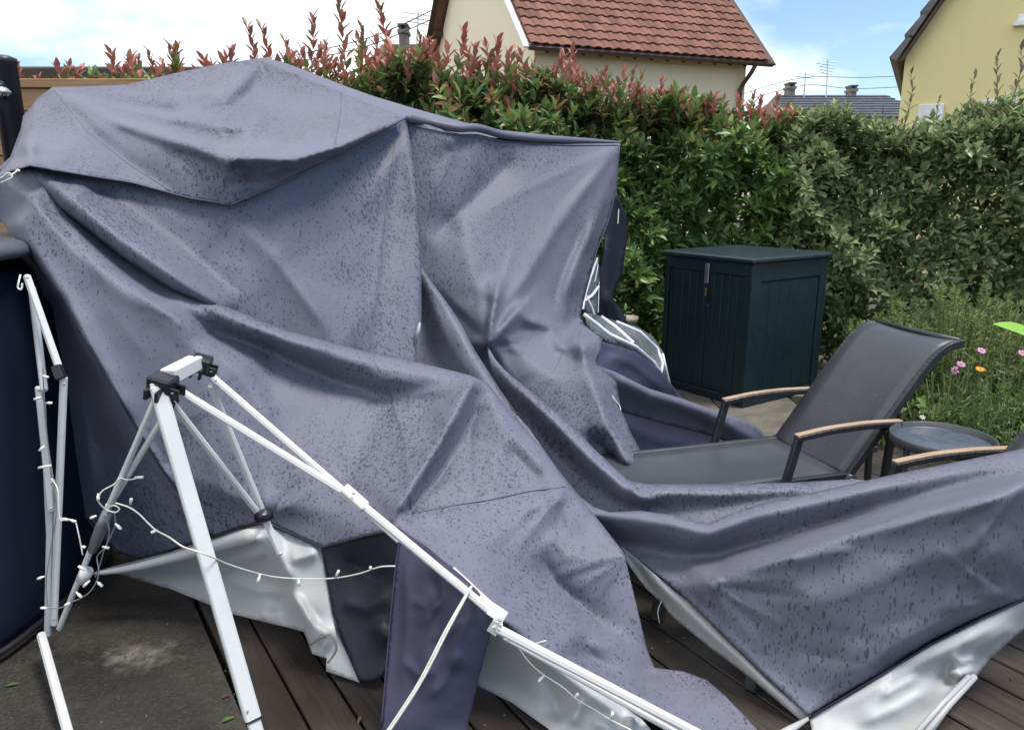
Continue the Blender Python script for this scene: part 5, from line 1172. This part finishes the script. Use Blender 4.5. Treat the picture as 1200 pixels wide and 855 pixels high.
# ---- storage box
TEAL = plain('dark_teal_resin', (.008, .022, .029), .42, 0, .15, 5, .15, 90); TEAL2 = plain('dark_teal_lid', (.016, .032, .038), .36, 0, .2, 12, .15, 80)
bc = Vector((1.715, 5.32, -.02)); R1 = Vector((.83, .555, 0)).normalized(); R2 = Vector((-R1.y, R1.x, 0)); bw, bd, bh = .90, .86, 1.09
sb = empty('storage_box', bc+R1*bw/2+R2*bd/2, 'dark teal vertical plank garden storage box in front of the hedge', 'storage box')
FM = Matrix(((R1.x, R2.x, 0, bc.x), (R1.y, R2.y, 0, bc.y), (0, 0, 1, bc.z), (0, 0, 0, 1)))
MB().box((.02, .02, .0), (bw-.02, bd-.02, bh-.02), FM, .004).build('body', TEAL, sb)
def plank_face(face):
    ln = bw if face == 'r' else bd
    def bx(u0, u1, z0, z1, t0, t1, nm, mat=TEAL, par=sb, ch=.004):
        lo, hi = ((u0, -t1+.02, z0), (u1, -t0+.02, z1)) if face == 'r' else ((-t1+.02, u0, z0), (-t0+.02, u1, z1))
        return MB().box(lo, hi, FM, ch).build(nm, mat, par)
    # frame stiles and rails stand proud of the planks
    n = 6; u0, u1 = .11, ln-.09; stp = (u1-u0)/n
    if face == 'l':
        for d0, d1 in ((.05, ln/2-.012), (ln/2+.012, ln-.05)):
            for k in range(5):
                sw_ = (d1-d0)/5; bx(d0+k*sw_+.002, d0+(k+1)*sw_-.002, .07, bh-.12, .001, .012, 'plank')
        bx(ln/2-.010, ln/2+.010, .03, bh-.09, .001, .016, 'door_joint', TEAL)
    else:
        for k in range(n): bx(u0+k*stp+.002, u0+(k+1)*stp-.002, .07, bh-.16, .001, .011, 'plank')
    bx(.0, .045 if face == 'l' else .105, .0, bh-.021, .001, .021, 'corner_stile'); bx(ln-(.045 if face == 'l' else .085), ln, .0, bh-.021, .001, .020, 'corner_stile')
    bx(.05 if face == 'l' else .11, ln-.09 if face == 'r' else ln-.05, .0, .065, .001, .019, 'bottom_rail'); bx(.05 if face == 'l' else .11, ln-.09 if face == 'r' else ln-.05, bh-.115 if face == 'l' else bh-.155, bh-.021, .001, .019, 'top_rail')
    if face == 'l':
        lp = bx(ln/2-.035, ln/2+.005, bh-.20, bh-.05, .020, .030, 'latch', MAT['steel'], sb, .003)
        bx(ln/2-.028, ln/2-.004, bh-.30, bh-.235, .020, .036, 'padlock', plain('old_brass', (.20, .16, .10), .5, .6), sb, .005)
        bx(ln/2-.05, ln/2-.005, bh-.48, bh-.36, .013, .02, 'handle', TEAL, sb, .004)
plank_face('r'); plank_face('l')
MB().box((-.025, -.025, bh-.018), (bw+.02, bd+.02, bh+.022), FM, .012).build('lid', TEAL2, sb)

# ---- solar shower column behind the left corner
ps = P(6, 140, 3.5); DK = plain('black_shower_pvc', (.02, .021, .024), .4, 0, .15, 6)
ss = empty('solar_shower', (ps.x-.02, ps.y, -.02), 'black solar shower column with round shower head at the left edge', 'shower')
MB().lathe([(.0, 0), (.10, 0), (.10, .03), (.058, .05), (.056, 1.0), (.056, P(6, 72, 3.5).z), (.060, P(6, 72, 3.5).z+.004), (.060, P(6, 66, 3.5).z), (.03, P(6, 66, 3.5).z+.012), (0, P(6, 66, 3.5).z+.013)], (ps.x+.03, ps.y, -.02), 20).build('column', DK, ss, True)
hd = P(2, 108, 3.3)
MB().tube(spline([P(6, 118, 3.45), P(2, 100, 3.36), P(-2, 98, 3.32), hd+Vector((0, 0, .02))], 5), .014, 8).build('arm', DK, ss, True)
shd = MB().lathe([(0, .025), (.02, .02), (.036, .004), (.036, -.008), (0, -.01)], hd, 18).build('shower_head', MAT['steel'], ss, True)
nz_ = MB()
for k in range(14):
    a = k*2.4; r_ = .008+.0018*k; nz_.lathe([(0, -.016), (.003, -.015), (.0035, -.0095)], hd+Vector((r_*math.cos(a), r_*math.sin(a), 0)), 6)
nz_.build('nozzles', MAT['steel'], shd)
MB().box((ps.x-.16, ps.y-.25, -.02), (ps.x-.02, ps.y-.12, P(0, 118, 3.3).z), None, .02).build('side_tank', DK, ss)

# ---- navy covered unit with grey lid at the left edge
cvn = fabric('navy_cover_cloth', (.012, .017, .04), 0, .5, .3)
cxy = Vector((-2.23, 2.62)); bb = empty('covered_garden_unit', (cxy.x, cxy.y, -.015), 'dark navy covered garden unit with rounded grey lid cut by the left edge', 'garden unit')
N = 48; ZL = P(30, 300, 2.45).z
lev = [(-.015, .94), (.03, .97), (.3, 1.0), (.7, .985), (1.05, .965), (1.24, .955), (ZL-.035, .95)]
def sup(a, s, rx=.50, ry=.60):
    c_, s_ = math.cos(a), math.sin(a); p = .62
    return cxy.x+rx*s*math.copysign(abs(c_)**p, c_), cxy.y+ry*s*math.copysign(abs(s_)**p, s_)
v = []; f = []
for i, (z, s) in enumerate(lev):
    for k in range(N):
        a = 2*math.pi*k/N; x, y = sup(a, s+.012*math.sin(a*9+i)*(.4+.3*i)/2); v.append((x, y, z))
for i in range(len(lev)-1):
    for k in range(N): k2 = (k+1) % N; f.append((i*N+k, i*N+k2, (i+1)*N+k2, (i+1)*N+k))
f.append(tuple(range(N-1, -1, -1))); f.append(tuple((len(lev)-1)*N+k for k in range(N)))
cvr = mesh('cover', v, f, cvn, bb, True); sbm = cvr.modifiers.new('round', 'SUBSURF'); sbm.levels = sbm.render_levels = 1
MB().tube([(*sup(2*math.pi*k/N, .985), .03) for k in range(N+1)], .012, 6, False).build('piping', MAT['black_plastic'], cvr, True)
MB().tube([(*sup(-.55, s+.008), z) for z, s in lev[1:]], .004, 5).build('yellow_stitching', plain('yellow_thread', (.35, .22, .04), .6), cvr, True)
LG = plain('grey_lid', (.09, .10, .115), .3, 0, .1, 6)
zl = ZL
v = []; f = []; lev2 = [(zl-.02, 1.0), (zl-.018, 1.06), (zl+.0, 1.09), (zl+.022, 1.08), (zl+.036, 1.03), (zl+.042, .9), (zl+.046, .0)]
for i, (z, s) in enumerate(lev2):
    for k in range(N): v.append((*sup(2*math.pi*k/N, s), z))
for i in range(len(lev2)-1):
    for k in range(N): k2 = (k+1) % N; f.append((i*N+k, i*N+k2, (i+1)*N+k2, (i+1)*N+k))
mesh('lid', v, f, LG, bb, True)
MB().tube(spline([P(24,322,2.4), P(22,330,2.39), P(21,337,2.39), P(25,339,2.39), P(26,332,2.39)], 5), .003, 6).build('hook', MAT['lamp_white'], bb, True)

# ---- small pot by the hedge
pp = P(735, 392, 6.3); pt = empty('plant_pot', (pp.x, pp.y, -.02), 'small beige plant pot at the foot of the hedge', 'pot')
zp = P(735, 373, 6.3).z
MB().lathe([(0, -.02), (.05, -.02), (.075, zp-.02), (.088, zp-.018), (.088, zp+.02), (.075, zp+.02), (.07, zp-.05), (0, zp-.05)], (pp.x, pp.y, 0), 20).build('pot', plain('beige_clay', (.42, .36, .29), .8), pt, True)
put('plant', np_mesh('plant', *whorls(np.array([(pp.x, pp.y, zp-.02)]*6)+RNG.normal(0, .03, (6, 3)), np.tile(np.array([(0, 0, 1.)]), (6, 1))+rvec(6)*.3, 6, .07, .4, (.5, 1.3), GREENS)), MAT['leaf'], pt)

# ---- planting bed at the right: rosemary, flowers and low greens
ROS = np.array([(.25, .33, .10), (.30, .37, .12), (.20, .28, .09), (.33, .38, .15)])
def rosemary(x, y, h, rad, n, label):
    t = empty('rosemary_bush', (x, y, -.12), label, 'shrub', 'rosemary in the bed'); parts = []; mb = MB()
    for k in range(n):
        a = RNG.uniform(0, 6.28); r_ = rad*math.sqrt(RNG.random()); hh = h*RNG.uniform(.6, 1.0)*(1-.35*(r_/rad)**2); b = np.array([x+r_*.6*math.cos(a), y+r_*.6*math.sin(a), -.12])
        e = np.array([x+r_*1.15*math.cos(a), y+r_*1.15*math.sin(a), hh]); cpt = [Vector(b), Vector((b*.6+e*.4))+Vector((0, 0, .05)), Vector(e)]
        sp_ = spline(cpt, 7); mb.tube(sp_, .0035, 4, False)
        ss_ = np.array([tuple(q) for q in sp_]); m_ = 150; tt = RNG.uniform(.25, 1, m_); ii = np.clip((tt*(len(ss_)-1)).astype(int), 0, len(ss_)-2); fr = tt*(len(ss_)-1)-ii
        pos = ss_[ii]*(1-fr)[:, None]+ss_[ii+1]*fr[:, None]; ax = rvec(m_)*.8+np.array([0, 0, .75]); L_ = RNG.uniform(.03, .05, m_)
        parts.append(leaves(pos, ax, rvec(m_), L_, np.full(m_, .0075), ROS[RNG.integers(0, 4, m_)]*RNG.uniform(.7, 1.25, (m_, 1))))
    put('foliage', np_mesh('foliage', *join(parts)), MAT['soft_leaf'], t); mb.build('stem', plain('green_twig', (.12, .14, .06), .8), t)
for (px, py, d, h, rad, n, lb) in ((1115, 470, 5.3, 1.02, .40, 110, 'tallest pale green rosemary bush behind the lounger backrest'), (1025, 470, 5.75, .82, .22, 46, 'small rosemary bush between storage box and lounger backrest'), (1060, 480, 5.5, .78, .24, 50, 'middle rosemary bush half hidden by the lounger backrest'),
                               (1175, 470, 5.6, .95, .34, 80, 'rosemary bush at the right edge behind the flowers')):
    q = P(px, py, d); rosemary(q.x, q.y, h, rad, n, lb)
PINK = plain('pink_petal', (.60, .28, .50), .6); ORG = plain('orange_petal', (.75, .30, .02), .6); YEL = plain('yellow_disc', (.55, .36, .03), .8); GST = plain('green_stalk', (.12, .19, .06), .6)
WHT = plain('white_petal', (.72, .72, .70), .6)
def flower(px, py, d, label, mat, r_, petals=8, tilt=(.0, -.5, .8), cat='flower', name='cosmos_flower'):
    p = P(px, py, d); nrm = Vector(tilt).normalized(); t = empty(name, (p.x+.05, p.y+.03, -.12), label, cat)
    MB().tube(spline([(p.x+.05, p.y+.03, -.12), (p.x+.03, p.y+.02, p.z*.5), (p.x, p.y+.01, p.z-.01)], 6), .0035, 5).build('stalk', GST, t, True)
    u = nrm.orthogonal().normalized(); b = nrm.cross(u)
    for k in range(petals):
        a = 2*math.pi*k/petals+.2; dd = u*math.cos(a)+b*math.sin(a); s_ = nrm.cross(dd); w_ = r_*.42
        MB().add([p, p+dd*r_*.5+s_*w_*.7+nrm*.004, p+dd*r_+s_*w_*.45+nrm*.002, p+dd*r_*1.02+nrm*.006, p+dd*r_-s_*w_*.45+nrm*.002, p+dd*r_*.5-s_*w_*.7+nrm*.004, p+dd*r_*.5+nrm*.008],
                 [(0, 1, 6), (1, 2, 3, 6), (6, 3, 4, 5), (0, 6, 5)]).build('petal', mat, t)
    MB().lathe([(0, .008), (r_*.2, .006), (r_*.26, 0)], p+nrm*.004, 10).build('flower_centre', YEL, t)
    parts = []; m_ = 26; zz = RNG.uniform(.05, .9, m_); pos = np.column_stack([p.x+.05*(1-zz), p.y+.03*(1-zz), -.1+zz*(p.z+.05)])
    L_ = RNG.uniform(.05, .11, m_); put('leaf_foliage', np_mesh('leaf_foliage', *leaves(pos, rvec(m_)+np.array([0, 0, .7]), rvec(m_), L_, L_*.10, np.tile(np.array([(.11, .18, .055)]), (m_, 1))*RNG.uniform(.7, 1.3, (m_, 1)))), MAT['soft_leaf'], t)
flower(1150, 411, 4.7, 'pink cosmos flower on the tallest stalk, upper right of the orange flower', PINK, .027)
flower(1126, 427, 4.6, 'pink cosmos flower left of the orange flower', PINK, .027)
flower(1119, 434, 4.55, 'half turned pink cosmos flower, leftmost in the bed', PINK, .024, 8, (-.3, -.8, .3))
flower(1198, 414, 4.6, 'pink cosmos flower at the right edge of the picture', PINK, .027)
flower(1149, 433, 4.6, 'orange marigold flower among the pink cosmos', ORG, .028, 12, (0, -.3, .9), 'flower', 'marigold_flower')
flower(1081, 489, 4.5, 'small white flower low in the bed, beside the side table', WHT, .018, 6)
flower(1092, 484, 4.6, 'small white flower low in the bed, right of its white neighbour', WHT, .016, 6)
# canna-like broad leaf reaching in at the right edge
ct = empty('broad_leaf_plant', P(1235, 520, 4.1)*1.0, 'bright green broad leaf reaching in at the right edge', 'plant'); ct.location.z = -.12
a, b = P(1245, 415, 4.1), P(1164, 382, 4.0); ax = (b-a); sd = Vector((.1, -.5, -.28)).normalized(); mb = MB(); n = 12
for i in range(n+1):
    t_ = i/n; p = a.lerp(b, t_)+Vector((0, 0, .03*math.sin(math.pi*t_))); w_ = .075*math.sin(math.pi*min(max(t_, .04), 1)**.8)+.002
    mb.v += [tuple(p+sd*w_+Vector((0, 0, .012))), tuple(p), tuple(p-sd*w_+Vector((0, 0, .012)))]
for i in range(n):
    for k in (0, 1): q = i*3+k; mb.f.append((q, q+1, q+4, q+3))
lm = plain('fresh_green_leaf', (.22, .42, .06), .4, 0, .12, 20); lo = mb.build('leaf', lm, ct, True); lo.modifiers.new('thick', 'SOLIDIFY').thickness = .0015
MB().tube(spline([(a.x+.03, a.y+.05, -.12), (a.x+.02, a.y, a.z*.6), tuple(a)], 5), .008, 6).build('stem', GST, ct, True)
# low greens: uncountable ground cover
nG = 5200; X = RNG.uniform(1.9, 4.6, nG); Y = RNG.uniform(4.35, 6.2, nG); keep = (Y > 4.2+.25*np.sin(X*3)) & ~((X < 3.0) & (Y > 5.25)) & (X > 2.15+.15*np.sin(Y*9)); X, Y = X[keep], Y[keep]
hgt = np.minimum(RNG.gamma(2.2, .05, len(X))+.02, .24); pos = np.column_stack([X, Y, -.12+hgt*.3]); ax = rvec(len(X))*.55+np.array([0, 0, 1.]); GC = np.array([(.19, .30, .07), (.14, .23, .055), (.25, .33, .10), (.10, .17, .045), (.22, .25, .11)])
blade = leaves(pos, ax, rvec(len(X)), hgt*1.3+.04, RNG.uniform(.004, .009, len(X)), GC[RNG.integers(0, 5, len(X))]*RNG.uniform(.7, 1.3, (len(X), 1)))
nW = 420; C = np.column_stack([RNG.uniform(2.2, 4.4, nW), RNG.uniform(4.35, 5.3, nW), RNG.uniform(-.05, .22, nW)]); wl_ = whorls(C, np.tile(np.array([(0, -.2, 1.)]), (nW, 1))+rvec(nW)*.5, 6, .085, .55, (.5, 1.3), GC)
o = put('ground_cover', np_mesh('ground_cover', *join([blade, wl_])), MAT['soft_leaf']); tag(o, 'tangle of green stalks and leaves covering the flower bed', 'ground cover', kind='stuff')
for i, (px, py, d, h) in enumerate(((1110, 470, 4.5, .55), (1135, 475, 4.55, .62), (1165, 470, 4.45, .58), (1185, 480, 4.4, .66), (1150, 490, 4.3, .5), (1095, 480, 4.6, .45))):
    q = P(px, py, d); t = empty('stalk_plant', (q.x, q.y, -.12), ('thin green stalk plant below the leftmost pink flower', 'thin green stalk plant below the orange flower', 'thin green stalk plant right of the orange flower', 'tallest thin green stalk plant near the right edge', 'thin green stalk plant in front of the flower stalks', 'short thin green stalk plant behind the side table')[i], 'plant')
    mb = MB(); ends = []
    for k in range(9):
        a_ = RNG.uniform(0, 6.28); e = Vector((q.x+.16*math.cos(a_)*RNG.random(), q.y+.12*math.sin(a_), h*RNG.uniform(.6, 1.05))); mb.tube(spline([(q.x, q.y, -.12), Vector((q.x, q.y, 0)).lerp(e, .5)+Vector((0, 0, .05)), e], 5), .0028, 4, False); ends.append(e)
    mb.build('stalk', GST, t); m_ = 90; ee = np.array([tuple(x) for x in ends])[RNG.integers(0, 9, m_)]; f_ = RNG.uniform(.3, 1, m_)[:, None]; pos = np.array([(q.x, q.y, 0)])*(1-f_)+ee*f_; L_ = RNG.uniform(.03, .07, m_)
    put('leaf_foliage', np_mesh('leaf_foliage', *leaves(pos, rvec(m_)+np.array([0, 0, .6]), rvec(m_), L_, L_*.16, GC[RNG.integers(0, 5, m_)])), MAT['soft_leaf'], t)

# ---- fallen leaves on the slab
for px, py, s_, c_, lb in ((258, 846, .05, (.09, .17, .03), 'small fallen green leaf beside the white leg'), (5, 804, .045, (.08, .14, .03), 'small fallen green leaf by the navy covered unit'), (259, 818, .03, (.16, .05, .03), 'tiny fallen brown leaf beside the white leg')):
    q = G(px, py, -.010); me = single_leaf_mesh(c_, .4); o = place('fallen_leaf', me, MAT['soft_leaf'], q, px*.1, s_, None); tag(o, lb, 'leaf')

# ---- grit, twig bits and seeds lying on slab and boards
nD = 420; parts = []
gx_, gy_ = RNG.uniform(-2.2, 2.4, nD), RNG.uniform(1.75, 3.4, nD); on_deck = gx_*NB.x+gy_*NB.y > .40
pos = np.column_stack([gx_, gy_, np.where(on_deck, .004, -.011)]); L_ = RNG.gamma(2, .005, nD)+.004; ax = rvec(nD); ax[:, 2] *= .12
DC = np.array([(.10, .075, .04), (.03, .022, .015), (.22, .20, .16), (.08, .10, .03)])
o = put('debris', np_mesh('debris', *leaves(pos, ax, np.tile(np.array([(0, 0, 1.)]), (nD, 1)), L_, L_*.35, DC[RNG.integers(0, 4, nD)])), MAT['soft_leaf']); tag(o, 'scattered grit, seeds and twig bits on slab and boards', 'debris', kind='stuff')
